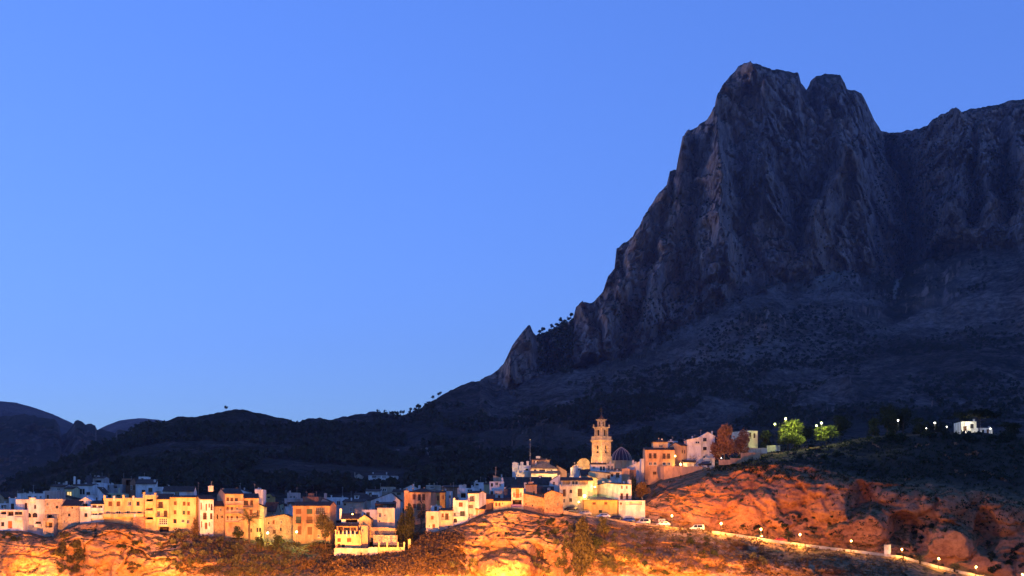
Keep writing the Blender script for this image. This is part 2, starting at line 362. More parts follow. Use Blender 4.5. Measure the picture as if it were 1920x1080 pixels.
def make_village_hill():
    px = np.arange(-200, 2130, 2.0)
    rE = interp(px, EDGE, 3); DE = interp(px, D_EDGE, 4); ZE = rz(rE, DE)
    run1 = interp(px, [(-200,4),(330,5),(400,16),(480,26),(600,26),(640,18),(800,20),(860,14),(880,7),(1040,7),(1070,16),(1120,24),(1300,22),(1420,20),(1520,16),(1700,14),(1920,16),(2130,16)], 12)
    drop1 = interp(px, [(-200,7),(330,6),(480,9),(600,8),(700,5),(860,7),(900,9),(1040,8),(1200,8),(1500,5),(1920,4),(2130,4)], 12)
    DM = DE - run1; ZM = ZE - drop1
    DB = DM - interp(px, [(-200,7),(330,8),(480,28),(640,26),(860,20),(900,8),(1040,9),(1120,24),(1500,16),(2130,18)], 12); ZB = px * 0 - 24
    ZB = np.minimum(ZB, ZM - 4)
    road = np.clip((px - ROADPX + 10) / 20, 0, 1)
    DF = DE + 8.5; ZF = ZE + 0.0
    rK = interp(px, [(-200,965),(0,965),(150,958),(300,963),(560,976),(630,990),(700,985),(760,975),(850,950),(950,937),(1000,928),(1060,930),(1120,918),(1160,918),(1186,928),(1192,955),(1212,932),(1240,906),(1300,889),(1340,878),(1420,868),(1480,850),
                     (1560,836),(1650,824),(1750,816),(1850,816),(1920,820),(2130,830)], 3)
    DK = interp(px, [(-200,440),(560,445),(630,430),(760,432),(850,440),(1186,440),(1192,420),(1240,440),(1560,455),(2130,455)], 4)
    rG = interp(px, [(1192,960),(1212,945),(1240,925),(1300,908),(1350,891),(1400,876),(1450,872),(1500,873),(1560,884),(1600,896),(1640,908),(1700,903),(1800,918),(1920,935),(2130,950)], 3)
    DG = DF + interp(px, [(1192,3),(1240,9),(1400,13),(1560,14),(1700,16),(2130,18)], 4)
    isr = (px > 1189)
    DG = np.where(isr, DG, (DF + DK) / 2); ZG = np.where(isr, rz(rG, DG), (ZF + rz(rK, DK)) / 2)
    rL = interp(px, [(-200,952),(0,950),(150,942),(300,950),(560,957),(700,948),(850,932),(950,914),(1000,900),(1060,887),(1130,884),(1180,882),(1220,880),(1300,868),(1400,850),(1480,833),(1600,820),(1700,813),(1800,812),(1920,817),(2130,825)], 6)
    DL = interp(px, [(-200,490),(950,490),(1060,505),(1220,505),(1400,500),(2130,500)], 6)
    ZK = rz(rK, DK); ZL = rz(rL, DL)
    cD = [px * 0 + 30, px * 0 + 200, DB - 20, DB, DM, DE, DF, DG, DK, DL, px * 0 + 600, px * 0 + 900]
    cZ = [px * 0 - 12, px * 0 - 30, px * 0 - 30, ZB, ZM, ZE, ZF, ZG, ZK, ZL, ZL - 22, px * 0 - 30]
    counts = [4, 4, 4, 76, 84, 14, 70, 46, 26, 12, 6]
    D, Z = segs(cD, cZ, counts)
    nr, nc = D.shape; c = np.cumsum([0] + counts)
    idx = np.arange(nr)[:, None] * np.ones((1, nc)); PX = np.broadcast_to(px[None], D.shape); ROW = HZ - FPX * Z / D
    X = (PX - 960) / FPX * D
    def band(a, b, soft=6): return np.clip((idx - a) / soft, 0, 1) * np.clip((b - idx) / soft, 0, 1)
    low = band(c[3] - 4, c[5] - 1, 7)
    hi = band(c[6] + 1, c[8] + 8, 7) * isr[None]
    rocky = interp(px, [(-200,1),(330,1),(380,.5),(440,.25),(640,.25),(700,.2),(830,.3),(875,1),(1040,1),(1075,.6),(1200,.6),(1420,.65),(1540,.9),(2130,.9)], 8)[None]
    # boulders and buttresses that swell out of the slope: px, row, rx, ry, metres
    bumps = [(215,1000,26,20,3.2),(245,1003,24,22,3.0),(180,1030,26,34,3.5),(60,1048,62,50,4.5),(10,1030,40,40,3),(310,1058,40,26,3.5),(265,1045,26,24,2.5),(380,1040,34,22,2),(145,1050,18,40,-3),(195,1075,16,24,-3),
             (960,990,70,42,3.2),(1000,1012,44,34,3),(950,1062,58,34,6),(985,1055,34,36,4),(890,1000,36,30,2.5),(925,1015,24,26,-2),(1010,1042,14,20,-3),(850,1062,40,24,2.5),(720,1062,60,24,2),(640,1066,50,18,2),
             (1230,1052,36,19,5),(1180,1040,26,16,4),(1330,1040,30,16,3.5),(1290,1064,44,15,4.5),(1150,1018,22,14,3),(1390,1050,30,15,3.5),(1260,1012,30,10,2.5),(1350,1070,30,14,3.5),(1268,1045,22,14,2.5),(1560,1052,60,24,4),(1500,1058,40,20,3),(1650,1062,50,22,3),(1450,1062,40,14,2.5),(1700,1075,40,16,2)]
    bumps2 = [(1612,988,40,32,5),(1634,982,40,38,5.5),(1585,1000,36,20,6),(1782,1004,32,36,4.5),(1802,1016,32,34,5),(1768,1026,28,20,4.5),(1560,935,52,44,5),(1470,915,60,36,3),(1330,920,60,40,3),(1700,940,55,34,5),(1770,945,45,34,4),(1880,960,46,44,5),(1850,930,40,26,3),(1660,920,28,24,3),
              (1270,950,40,30,2.5),(1410,950,50,30,2.5),(1610,945,24,40,-4),(1692,990,34,34,-5),(1848,1000,26,44,-5),(1725,1010,20,30,-4)]
    wx = fbm(X / 9, D / 9, Z / 9, 4, 101) * 10; wy = fbm(X / 9, D / 9, Z / 9, 4, 102) * 9
    off = np.zeros_like(D)
    for bx, by, rx, ry, a in bumps:
        q = ((PX + wx - bx) / rx) ** 2 + ((ROW + wy - by) / ry) ** 2; off += low * a * np.sqrt(np.clip(1 - q, 0, 1))
    for bx, by, rx, ry, a in bumps2:
        q = ((PX + wx - bx) / rx) ** 2 + ((ROW + wy - by) / ry) ** 2; off += hi * a * np.sqrt(np.clip(1 - q, 0, 1))
    r1 = fbm(X / 19, D / 19, Z / 19, 5, 111, 0.5, True); r2 = fbm(X / 4.0, D / 4.0, Z / 5.5, 4, 121, 0.55, True); r3 = fbm(X / 1.3, D / 1.3, Z / 1.0, 3, 131, 0.6)
    rk = low * rocky + hi * interp(px, [(1190,1),(1540,1),(1600,.6),(2130,.6)], 8)[None]
    wq = fbm(X / 7, D / 7, Z / 7, 3, 181) * .6; wr = fbm(X / 7, D / 7, Z / 7, 3, 185) * .6
    b1, be1 = cells(X / 12 + wq, Z / 8 + wr, 301); b2, be2 = cells(X / 3.6 + wq * 1.5, Z / 3.2 + wr * 1.5, 311)
    off += rk * (r1 * 3.2 + r2 * .75 + r3 * 0.35 + b1 * 2.0 + b2 * .35 - .7 * np.exp(-(be1 / .10) ** 2))
    lay = np.abs(vnoise(X / 14, D / 14, Z / 2.2 + X / 17, 141)); off -= rk * 0.45 * np.exp(-(lay / 0.07) ** 2)   # bedding cracks
    crk = np.abs(vnoise(X / 6 + Z / 14, D / 10, Z / 16, 151)); off -= rk * 0.35 * np.exp(-(crk / 0.08) ** 2)
    soft = (low + hi) * (1 - np.clip(rk, 0, 1))
    Z = Z + soft * (fbm(X / 8, D / 8, X * 0, 4, 161) * 1.3) + rk * fbm(X / 6, D / 6, Z / 6, 4, 165) * 0.9
    backhill = band(c[7] + 4, c[9] + 6, 8) * (px > 1330)[None]
    Z = Z + backhill * (fbm(X / 16, D / 16, X * 0, 4, 171) * 1.6)
    lim = np.where((idx > c[6]) & isr[None], D - (DF[None] - .3), 99.0)
    D = D - np.minimum(off, np.maximum(lim, 0.0))
    fan = Fan(px, D, Z)
    dz = np.gradient(Z, axis=0); dd = np.gradient(D, axis=0)
    ang = np.degrees(np.arctan2(dz, np.maximum(dd, 0.003)))
    bare = np.clip((ang - 34) / 22, 0, 1) * np.clip(rk * 1.6, 0, 1)
    off_clamp = None
    veg = 0.62 * (1 - bare) + 0.0 * bare
    veg = veg - np.where((PX > 1060) & (PX < 1480) & (idx < c[5]), .14, 0)
    veg = veg + np.where((PX > 1540) & (idx > c[7]), 0.25, 0)
    red = np.clip((PX - 1150) / 200, 0, 1) * (idx > c[6])
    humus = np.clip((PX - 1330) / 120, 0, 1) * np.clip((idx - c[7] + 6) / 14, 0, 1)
    return fan, {'veg': veg, 'red': red, 'humus': humus}
hillfan, hill_attr = make_village_hill()

def hill_material():
    t = NT('village_hill_rock_and_soil', 0.95, 0.1)
    p = t.pos((1, 1, 0.8))
    n1 = t.noise(p, 0.10, 7, 0.6); n2 = t.noise(t.pos((1, 1, 1.6)), 0.55, 7, 0.65); n3 = t.noise(t.pos(), 1.7, 5, 0.7); n4 = t.noise(t.pos(), 0.28, 5, 0.6)
    rock = t.ramp(n1, [(0.3, (.30, .15, .075)), (0.48, (.44, .25, .125)), (0.62, (.52, .34, .19)), (0.78, (.42, .21, .10))])
    redr = t.ramp(n1, [(0.3, (.28, .115, .06)), (0.5, (.40, .175, .09)), (0.66, (.46, .225, .125)), (0.8, (.33, .13, .065))])
    rock = t.mix(t.attr('red'), rock, redr)
    rock = t.mix(t.ramp(n2, [(0.36, 0), (0.56, 1)]), t.mix(1.0, rock, (.62, .58, .56), 'MULTIPLY'), rock)
    rock = t.mix(t.ramp(n3, [(0.30, 0), (0.5, 1)]), t.mix(1.0, rock, (.7, .66, .62), 'MULTIPLY'), rock)
    soil = t.mix(n3, (.10, .072, .04), (.27, .19, .10))
    scrub = t.mix(n3, (.025, .028, .012), (.085, .075, .03))
    soil = t.mix(t.ramp(n2, [(0.44, 0), (0.58, 1)]), soil, scrub)
    cov = t.math('ADD', t.attr('veg'), t.math('MULTIPLY', t.math('SUBTRACT', n4, 0.5), 1.3))
    cov = t.math('ADD', cov, t.math('MULTIPLY', t.math('SUBTRACT', n3, 0.5), 0.9))
    fac = t.math('MULTIPLY', t.math('SUBTRACT', cov, 0.33), 4.0, True)
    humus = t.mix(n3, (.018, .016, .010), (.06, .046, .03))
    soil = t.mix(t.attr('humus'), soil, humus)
    t.color(t.mix(fac, rock, soil))
    h = t.math('ADD', t.math('MULTIPLY', n2, 1.0), t.math('MULTIPLY', n3, 0.6))
    t.bump(h, 0.9, 0.5)
    return t.m
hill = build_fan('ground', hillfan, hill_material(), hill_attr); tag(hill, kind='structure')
# ------------------------------------------------------------------ building kit
def plaster(name, c, stain=0.34, rough_scale=1.0):
    t = NT(name, 0.9, 0.15)
    a = t.noise(t.pos((1, 1, .35)), 0.55, 6, 0.65); b = t.noise(t.pos(), 3.0, 4, 0.6)
    dark = tuple(v * (1 - stain) * f for v, f in zip(c, (1.0, .95, .88)))
    f = t.ramp(a, [(0.38, 0), (0.56, 1)])
    base = t.mix(f, dark, c)
    base = t.mix(t.ramp(b, [(0.3, 0), (0.5, 1)]), t.mix(1.0, base, (.9, .88, .85), 'MULTIPLY'), base)
    t.color(base); t.bump(b, 0.25, 0.05); return t.m

def stonework(name, c, s=2.2):
    t = NT(name, 0.95, 0.1)
    v = t.n('TexVoronoi'); v.inputs['Scale'].default_value = s; t.l(t.pos((1, 1, 1.5)), v.inputs['Vector'])
    a = t.noise(t.pos(), 0.5, 5, 0.6); b = t.noise(t.pos(), 2.5, 4, 0.6)
    base = t.ramp(a, [(0.32, tuple(x * .62 for x in c)), (0.5, c), (0.68, tuple(min(.7, x * 1.22) for x in c))])
    base = t.mix(t.ramp(b, [(0.34, 0), (0.52, 1)]), t.mix(1.0, base, (.6, .56, .52), 'MULTIPLY'), base)
    t.color(base); t.bump(t.math('ADD', v.outputs['Distance'], b), 0.8, 0.12); return t.m

def tilemat(name, axis, c=(.16, .085, .05)):
    t = NT(name, 0.9, 0.15)
    w = t.n('TexWave', wave_type='BANDS', bands_direction=axis); w.inputs['Scale'].default_value = 0.75; w.inputs['Distortion'].default_value = 0.4
    t.l(t.pos(obj_space=True), w.inputs['Vector'])
    a = t.noise(t.pos(), 1.2, 5, 0.7); b = t.noise(t.pos(), 6.0, 2, 0.5)
    base = t.ramp(a, [(0.3, tuple(x * .45 for x in c)), (0.5, c), (0.72, tuple(x * 1.5 for x in c))])
    base = t.mix(t.ramp(b, [(.4, 0), (.6, 1)]), t.mix(1.0, base, (.6, .6, .62), 'MULTIPLY'), base)
    t.color(base); t.bump(w.outputs['Fac'], 0.8, 0.12); return t.m

MAT = {
 'white': plaster('white_plaster', (.74, .73, .70)), 'cream': plaster('cream_plaster', (.68, .60, .46)), 'yellow': plaster('yellow_plaster', (.70, .52, .25)), 'ochre': plaster('ochre_plaster', (.62, .42, .14)),
 'orange': plaster('apricot_plaster', (.60, .36, .20)), 'brown': plaster('terracotta_plaster', (.46, .26, .15), .35), 'pink': plaster('pink_plaster', (.60, .44, .38)), 'grey': plaster('grey_render', (.40, .39, .38)),
 'beige': plaster('beige_render', (.44, .37, .28), .3), 'slate': plaster('slate_grey_render', (.10, .10, .12)), 'green': plaster('lime_plaster', (.56, .56, .34)), 'brick': plaster('bare_brick', (.36, .19, .12), .4),
 'stone': stonework('old_stonework', (.42, .32, .21)), 'stonecream': stonework('pale_stonework', (.52, .42, .29)), 'stonered': stonework('red_stonework', (.46, .26, .14)), 'churchstone': stonework('church_sandstone', (.52, .42, .26), 1.4),
 'tx': tilemat('clay_roof_tiles', 'X'), 'ty': tilemat('clay_roof_tiles_across', 'Y'), 'tlx': tilemat('pale_clay_roof_tiles', 'X', (.30, .21, .13)), 'tly': tilemat('pale_clay_roof_tiles_across', 'Y', (.30, .21, .13)),
 'dtx': tilemat('old_dark_roof_tiles', 'X', (.085, .06, .048)), 'dty': tilemat('old_dark_roof_tiles_across', 'Y', (.085, .06, .048)),
 'flatroof': plaster('terrace_floor', (.26, .19, .15)), 'coping': plaster('whitewashed_coping', (.70, .68, .63)),
 'framew': NT('white_window_frame', .5).color((.62, .6, .56)), 'frameb': NT('brown_window_frame', .6).color((.085, .045, .025)),
 'shut': NT('brown_shutter', .7).color((.17, .075, .035)), 'shutg': NT('green_shutter', .7).color((.06, .085, .06)), 'door': NT('dark_wood_door', .6).color((.085, .042, .022)), 'dooro': NT('orange_door', .6).color((.55, .17, .05)),
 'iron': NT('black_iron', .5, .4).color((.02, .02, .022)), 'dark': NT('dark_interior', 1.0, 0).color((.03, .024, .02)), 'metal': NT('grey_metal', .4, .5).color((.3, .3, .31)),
 'blue': NT('blue_tarpaulin', .6).color((.02, .05, .35)), 'purple': NT('purple_cloth', .8).color((.22, .13, .26)),
}
MAT['glass'] = NT('window_glass', 0.12, 0.6).color((.018, .02, .026))
_t = NT('curtained_glass', 0.15, 0.6); MAT['glassc'] = _t.color((.20, .19, .18))
_t = NT('lit_window', 0.4); MAT['lit'] = _t.color((.8, .6, .3)); _t.b.inputs['Emission Color'].default_value = (1, .66, .2, 1); _t.b.inputs['Emission Strength'].default_value = 0.22

def quad(bm, pts, mi=0):
    f = bm.faces.new([bm.verts.new(p) for p in pts]); f.material_index = mi; return f

def box(bm, x0, x1, y0, y1, z0, z1, M=None, mi=0):
    c = [Vector((x, y, z)) for z in (z0, z1) for y in (y0, y1) for x in (x0, x1)]
    if M is not None: c = [M @ p for p in c]
    v = [bm.verts.new(p) for p in c]
    for q in ((0, 2, 3, 1), (4, 5, 7, 6), (0, 1, 5, 4), (2, 6, 7, 3), (0, 4, 6, 2), (1, 3, 7, 5)):
        f = bm.faces.new([v[i] for i in q]); f.material_index = mi

def bmesh_obj(name, bm, mat, parent=None, loc=None, smooth=False):
    me = bpy.data.meshes.new(name); bm.to_mesh(me); bm.free()
    if smooth: me.polygons.foreach_set('use_smooth', np.ones(len(me.polygons), bool))
    for m in (mat if isinstance(mat, (list, tuple)) else [mat]): me.materials.append(m)
    return obj(name, me, None, parent, loc)

def cyl(bm, cx, cy, z0, z1, r0, r1=None, n=10, M=None, cap=True):
    r1 = r0 if r1 is None else r1
    a = [Vector((cx + r0 * math.cos(2 * math.pi * i / n), cy + r0 * math.sin(2 * math.pi * i / n), z0)) for i in range(n)]
    b = [Vector((cx + r1 * math.cos(2 * math.pi * i / n), cy + r1 * math.sin(2 * math.pi * i / n), z1)) for i in range(n)]
    if M is not None: a = [M @ p for p in a]; b = [M @ p for p in b]
    va = [bm.verts.new(p) for p in a]; vb = [bm.verts.new(p) for p in b]
    for i in range(n): bm.faces.new((va[i], va[(i + 1) % n], vb[(i + 1) % n], vb[i]))
    if cap: bm.faces.new(vb); bm.faces.new(va[::-1])

def panel(bm, M, W, z0, z1, holes):
    us = sorted({0.0, W} | {h[0] for h in holes} | {h[1] for h in holes}); zs = sorted({z0, z1} | {h[2] for h in holes} | {h[3] for h in holes})
    us = [u for u in us if -1e-6 <= u <= W + 1e-6]; zs = [z for z in zs if z0 - 1e-6 <= z <= z1 + 1e-6]
    inside = lambda u, z: any(h[0] < u < h[1] and h[2] < z < h[3] for h in holes)
    V = lambda u, y, z: M @ Vector((u, y, z))
    for i in range(len(us) - 1):
        for j in range(len(zs) - 1):
            if us[i + 1] - us[i] < 1e-5 or zs[j + 1] - zs[j] < 1e-5: continue
            if inside((us[i] + us[i + 1]) / 2, (zs[j] + zs[j + 1]) / 2): continue
            quad(bm, [V(us[i], 0, zs[j]), V(us[i + 1], 0, zs[j]), V(us[i + 1], 0, zs[j + 1]), V(us[i], 0, zs[j + 1])])
    for h in holes:
        u0, u1, a, b, d, arch = h
        quad(bm, [V(u0, 0, a), V(u1, 0, a), V(u1, d, a), V(u0, d, a)]); quad(bm, [V(u0, 0, b), V(u0, d, b), V(u1, d, b), V(u1, 0, b)])
        quad(bm, [V(u0, 0, a), V(u0, d, a), V(u0, d, b), V(u0, 0, b)]); quad(bm, [V(u1, 0, a), V(u1, 0, b), V(u1, d, b), V(u1, d, a)])
        if arch:
            r = (u1 - u0) / 2; rr = min(r, (b - a) * .6); cx = (u0 + u1) / 2; n = 5
            for sgn in (-1, 1):
                arc = [(cx + sgn * r * math.cos(t), b - rr + rr * math.sin(t)) for t in [math.pi / 2 * k / n for k in range(n + 1)]]
                corner = (cx + sgn * r, b)
                for k in range(n):
                    quad(bm, [V(corner[0], 0.002, corner[1]), V(arc[k][0], 0.002, arc[k][1]), V(arc[k + 1][0], 0.002, arc[k + 1][1])][::sgn])

def _unit(kind):
    bm = bmesh.new()
    if kind == 'frame':
        for a in ((0, .1, 0, 1), (.9, 1, 0, 1), (.1, .9, 0, .08), (.1, .9, .92, 1), (.46, .54, .08, .92)): box(bm, a[0], a[1], -.04, .04, a[2], a[3])
    elif kind == 'grid':
        for k in range(5): box(bm, k / 4 * .94, k / 4 * .94 + .06, -.04, .04, 0, 1)
        for z in (0, .33, .66, .95): box(bm, .06, .94, -.03, .03, z, z + .05)
    elif kind == 'pane': box(bm, .02, .98, .0, .05, .02, .98)
    elif kind == 'sill': box(bm, -.08, 1.08, -.3, .0, -.1, 0)
    elif kind == 'shut':
        for s in (0, .51):
            box(bm, s, s + .49, -.02, .05, 0, 1)
            for k in range(7): box(bm, s + .06, s + .43, -.06, -.02, .08 + k * .125, .08 + k * .125 + .07)
    elif kind == 'door':
        for a in ((0, .06, 0, 1), (.94, 1, 0, 1), (.06, .94, .95, 1)): box(bm, a[0], a[1], -.05, .05, a[2], a[3])
        for s in (.07, .51): box(bm, s, s + .42, 0, .05, .01, .94); 
        for s in (.12, .56):
            for z in (.1, .5): box(bm, s, s + .32, -.03, 0, z, z + .34)
    me = bpy.data.meshes.new(kind); bm.to_mesh(me); bm.free(); return me
UNIT = {}
def unit(kind, mat):
    k = (kind, mat)
    if k not in UNIT:
        UNIT[k] = _unit(kind); UNIT[k].materials.append(MAT[mat])
    return UNIT[k]

def fit(name, me, parent, M, u, y, z, w, h):
    o = obj(name, me, None, parent); o.matrix_local = M @ Matrix.Translation((u, y, z)) @ Matrix.Diagonal((w, 1, h, 1)); return o
def sub(name, me, parent, y=0.0):
    o = obj(name, me, None, parent); o.location = (0, y, 0); return o

class ZM:
    def __init__(s, ox, oy, sc=5.1424): s.ox, s.oy, s.s = ox, oy, sc
    def x(s, v): return s.ox + v / s.s
    def y(s, v): return s.oy + v / s.s
Z1, Z2, Z3, Z4, Z5, Z6 = ZM(0, 870), ZM(300, 870), ZM(600, 870), ZM(900, 870), ZM(900, 740), ZM(1180, 740)
HOUSES = {}

def prism(bm, poly, t):
    """a roof plane with thickness t below it"""
    top = [bm.verts.new(p) for p in poly]; bot = [bm.verts.new(Vector(p) - Vector((0, 0, t))) for p in poly]
    bm.faces.new(top); bm.faces.new(bot[::-1]); n = len(poly)
    for i in range(n): bm.faces.new((top[i], bot[i], bot[(i + 1) % n], top[(i + 1) % n]))

def house(Z, label, zx0, zx1, zt, zb, D, col='white', roof='flat', rh=1.0, dep=8.0, rot=0.0, sx=None, wins=(), swins=(), balc=(), chim=(), ant=(), rp=0.5, tiles='d', ov=0.35, sink=3.0, name='house', cat='house', group=None, frame=None, parapet=0.45, merlon=0, wallname='wall'):
    x0, x1, top, base = Z.x(zx0), Z.x(zx1), Z.y(zt), Z.y(zb)
    r = R(rot); c, s = math.cos(r), math.sin(r)
    X0, Y0 = (x0 - 960) / FPX * D, D
    uof = lambda px, v=0.0: ((px - 960) / FPX * (Y0 + v * c) - X0 + v * s) / (c - (px - 960) / FPX * s)
    w = uof(x1); zbase = rz(base, D); h = rz(top, D) - zbase
    if sx is not None:
        px = Z.x(sx); k = (px - 960) / FPX
        if rot > 0: dep = (X0 - k * Y0) / (k * c + s)
        else:
            X1, Y1 = X0 + w * c, Y0 + w * s; dep = (X1 - k * Y1) / (k * c + s)
        dep = min(16.0, max(3.0, abs(dep)))
    root = empty(name, (X0, Y0, zbase), r)
    tag(root, label, cat, group)
    faces = {'f': Matrix.Identity(4), 'r': Matrix.Translation((w, 0, 0)) @ Matrix.Rotation(R(90), 4, 'Z'), 'l': Matrix.Translation((0, dep, 0)) @ Matrix.Rotation(R(-90), 4, 'Z'), 'b': Matrix.Translation((w, dep, 0)) @ Matrix.Rotation(R(180), 4, 'Z')}
    wid = {'f': w, 'b': w, 'l': dep, 'r': dep}
    holes = {'f': [], 'r': [], 'l': [], 'b': []}; items = []
    seed = abs(hash(label)) if False else sum(ord(ch) * (i + 1) for i, ch in enumerate(label))
    rnd = random.Random(seed)
    def add(face, wn):
        a0, a1, b0, b1, kind = wn[:5]
        p0, p1, q0, q1 = Z.x(a0), Z.x(a1), Z.y(b0), Z.y(b1)
        if face == 'f':
            u0, u1 = uof(p0), uof(p1); Y = Y0 + (u0 + u1) / 2 * s
        else:
            X, Y_ = (X0, Y0) if rot > 0 else (X0 + w * c, Y0 + w * s)
            vv = []
            for p in (p0, p1):
                k = (p - 960) / FPX; vv.append((X - k * Y_) / (k * c + s))
            Y = Y_ + sum(vv) / 2 * c
            if face == 'l': u0, u1 = sorted(dep - v for v in vv)
            else: u0, u1 = sorted(vv)
        z1_, z0_ = rz(q0, Y) - zbase, rz(q1, Y) - zbase
        u0, u1 = max(.12, u0), min(wid[face] - .12, u1); z1_ = min(z1_, h - .12); z0_ = max(z0_, -sink + .1)
        if u1 - u0 < .25 or z1_ - z0_ < .25: return
        for q in holes[face]:
            if u0 < q[1] + .05 and u1 > q[0] - .05 and z0_ < q[3] + .05 and z1_ > q[2] - .05: return
        d = 1.4 if kind == 'o' else 0.2
        holes[face].append((u0, u1, z0_, z1_, d, kind == 'a')); items.append((face, u0, u1, z0_, z1_, kind, d))
    for q in wins: add('f', q)
    for q in swins: add('l' if rot > 0 else 'r', q)
    bm = bmesh.new(); E = Vector
    for f, M in faces.items(): panel(bm, M, wid[f], -sink, h, holes[f])
    if roof == 'flat':
        t = .22; zf = h - parapet
        for a, b in (((0, 0), (w, t)), ((0, dep - t), (w, dep)), ((0, t), (t, dep - t)), ((w - t, t), (w, dep - t))):
            quad(bm, [(a[0], a[1], h), (b[0], a[1], h), (b[0], b[1], h), (a[0], b[1], h)])
        quad(bm, [(t, t, zf), (t, t, h), (w - t, t, h), (w - t, t, zf)]); quad(bm, [(w - t, dep - t, zf), (w - t, dep - t, h), (t, dep - t, h), (t, dep - t, zf)])
        quad(bm, [(t, dep - t, zf), (t, dep - t, h), (t, t, h), (t, t, zf)]); quad(bm, [(w - t, t, zf), (w - t, t, h), (w - t, dep - t, h), (w - t, dep - t, zf)])
    elif roof == 'gf':
        for x in (0, w): quad(bm, [(x, 0, h), (x, dep, h), (x, dep * rp, h + rh)])
    elif roof == 'gs':
        for y in (0, dep): quad(bm, [(0, y, h), (w, y, h), (w * rp, y, h + rh)])
    elif roof == 'sf':
        for x in (0, w): quad(bm, [(x, 0, h), (x, dep, h), (x, dep, h + rh)])
        quad(bm, [(0, dep, h), (w, dep, h), (w, dep, h + rh), (0, dep, h + rh)])
    elif roof in ('sl', 'sr'):
        xx = w if roof == 'sl' else 0
        for y in (0, dep): quad(bm, [(0, y, h), (w, y, h), (xx, y, h + rh)])
        quad(bm, [(xx, 0, h), (xx, dep, h), (xx, dep, h + rh), (xx, 0, h + rh)])
    bmesh.ops.recalc_face_normals(bm, faces=bm.faces)
    bmesh_obj(wallname, bm, MAT[col], root)
    # roof
    bm = bmesh.new(); t = .16; tm = {'d': ('dtx', 'dty'), 'n': ('tx', 'ty'), 'l': ('tlx', 'tly'), 'w': ('white', 'white')}[tiles]
    if roof == 'flat':
        box(bm, .225, w - .225, .225, dep - .225, h - parapet - .2, h - parapet); rm = 'flatroof'
    elif roof == 'gf':
        e = ov * rh / max(.1, dep * rp); e2 = ov * rh / max(.1, dep * (1 - rp))
        prism(bm, [(-.15, -ov, h - e + t), (w + .15, -ov, h - e + t), (w + .15, dep * rp, h + rh + t), (-.15, dep * rp, h + rh + t)], t)
        prism(bm, [(w + .15, dep + ov, h - e2 + t), (-.15, dep + ov, h - e2 + t), (-.15, dep * rp, h + rh + t), (w + .15, dep * rp, h + rh + t)], t); rm = tm[0]
    elif roof == 'gs':
        e = ov * rh / max(.1, w * rp); e2 = ov * rh / max(.1, w * (1 - rp))
        prism(bm, [(-ov, dep + .15, h - e + t), (-ov, -.15, h - e + t), (w * rp, -.15, h + rh + t), (w * rp, dep + .15, h + rh + t)], t)
        prism(bm, [(w + ov, -.15, h - e2 + t), (w + ov, dep + .15, h - e2 + t), (w * rp, dep + .15, h + rh + t), (w * rp, -.15, h + rh + t)], t); rm = tm[1]
    elif roof == 'sf':
        e = ov * rh / dep
        prism(bm, [(-.15, -ov, h - e + t), (w + .15, -ov, h - e + t), (w + .15, dep + .1, h + rh + t), (-.15, dep + .1, h + rh + t)], t); rm = tm[0]
    elif roof in ('sl', 'sr'):
        za, zb_ = (h, h + rh) if roof == 'sl' else (h + rh, h); e = ov * rh / w * (1 if roof == 'sl' else -1)
        prism(bm, [(-ov, -.15, za - e + t), (w + ov, -.15, zb_ + e + t), (w + ov, dep + .15, zb_ + e + t), (-ov, dep + .15, za - e + t)], t); rm = tm[1]
    elif roof == 'hip':
        q = min(w, dep) / 2 * .9; o_ = ov; e = h - .08 + t
        A, B, C_, D_ = (-o_, -o_, e), (w + o_, -o_, e), (w + o_, dep + o_, e), (-o_, dep + o_, e)
        if w >= dep: r1, r2 = (q, dep / 2, e + rh), (w - q, dep / 2, e + rh); pl = [[A, B, r2, r1], [B, C_, r2], [C_, D_, r1, r2], [D_, A, r1]]
        else: r1, r2 = (w / 2, q, e + rh), (w / 2, dep - q, e + rh); pl = [[A, B, r1], [B, C_, r2, r1], [C_, D_, r2], [D_, A, r1, r2]]
        for p in pl: prism(bm, p, t)
        rm = tm[0]
    bmesh.ops.recalc_face_normals(bm, faces=bm.faces)
    rf = bmesh_obj('roof', bm, MAT[rm], root)
    if roof == 'flat' and not merlon and w > 3 and rnd.random() < .6:
        bm = bmesh.new(); box(bm, -.05, w + .05, -.06, .26, h + .002, h + .10); bmesh_obj('coping', bm, MAT['coping'], root)
    if merlon:
        n = merlon; bw = w / (2 * n - 1)
        for k in range(n):
            bm = bmesh.new(); box(bm, 0, bw, 0, .22, 0, .55); bmesh_obj('merlon', bm, MAT[col], root, (k * 2 * bw, 0, h + .002))
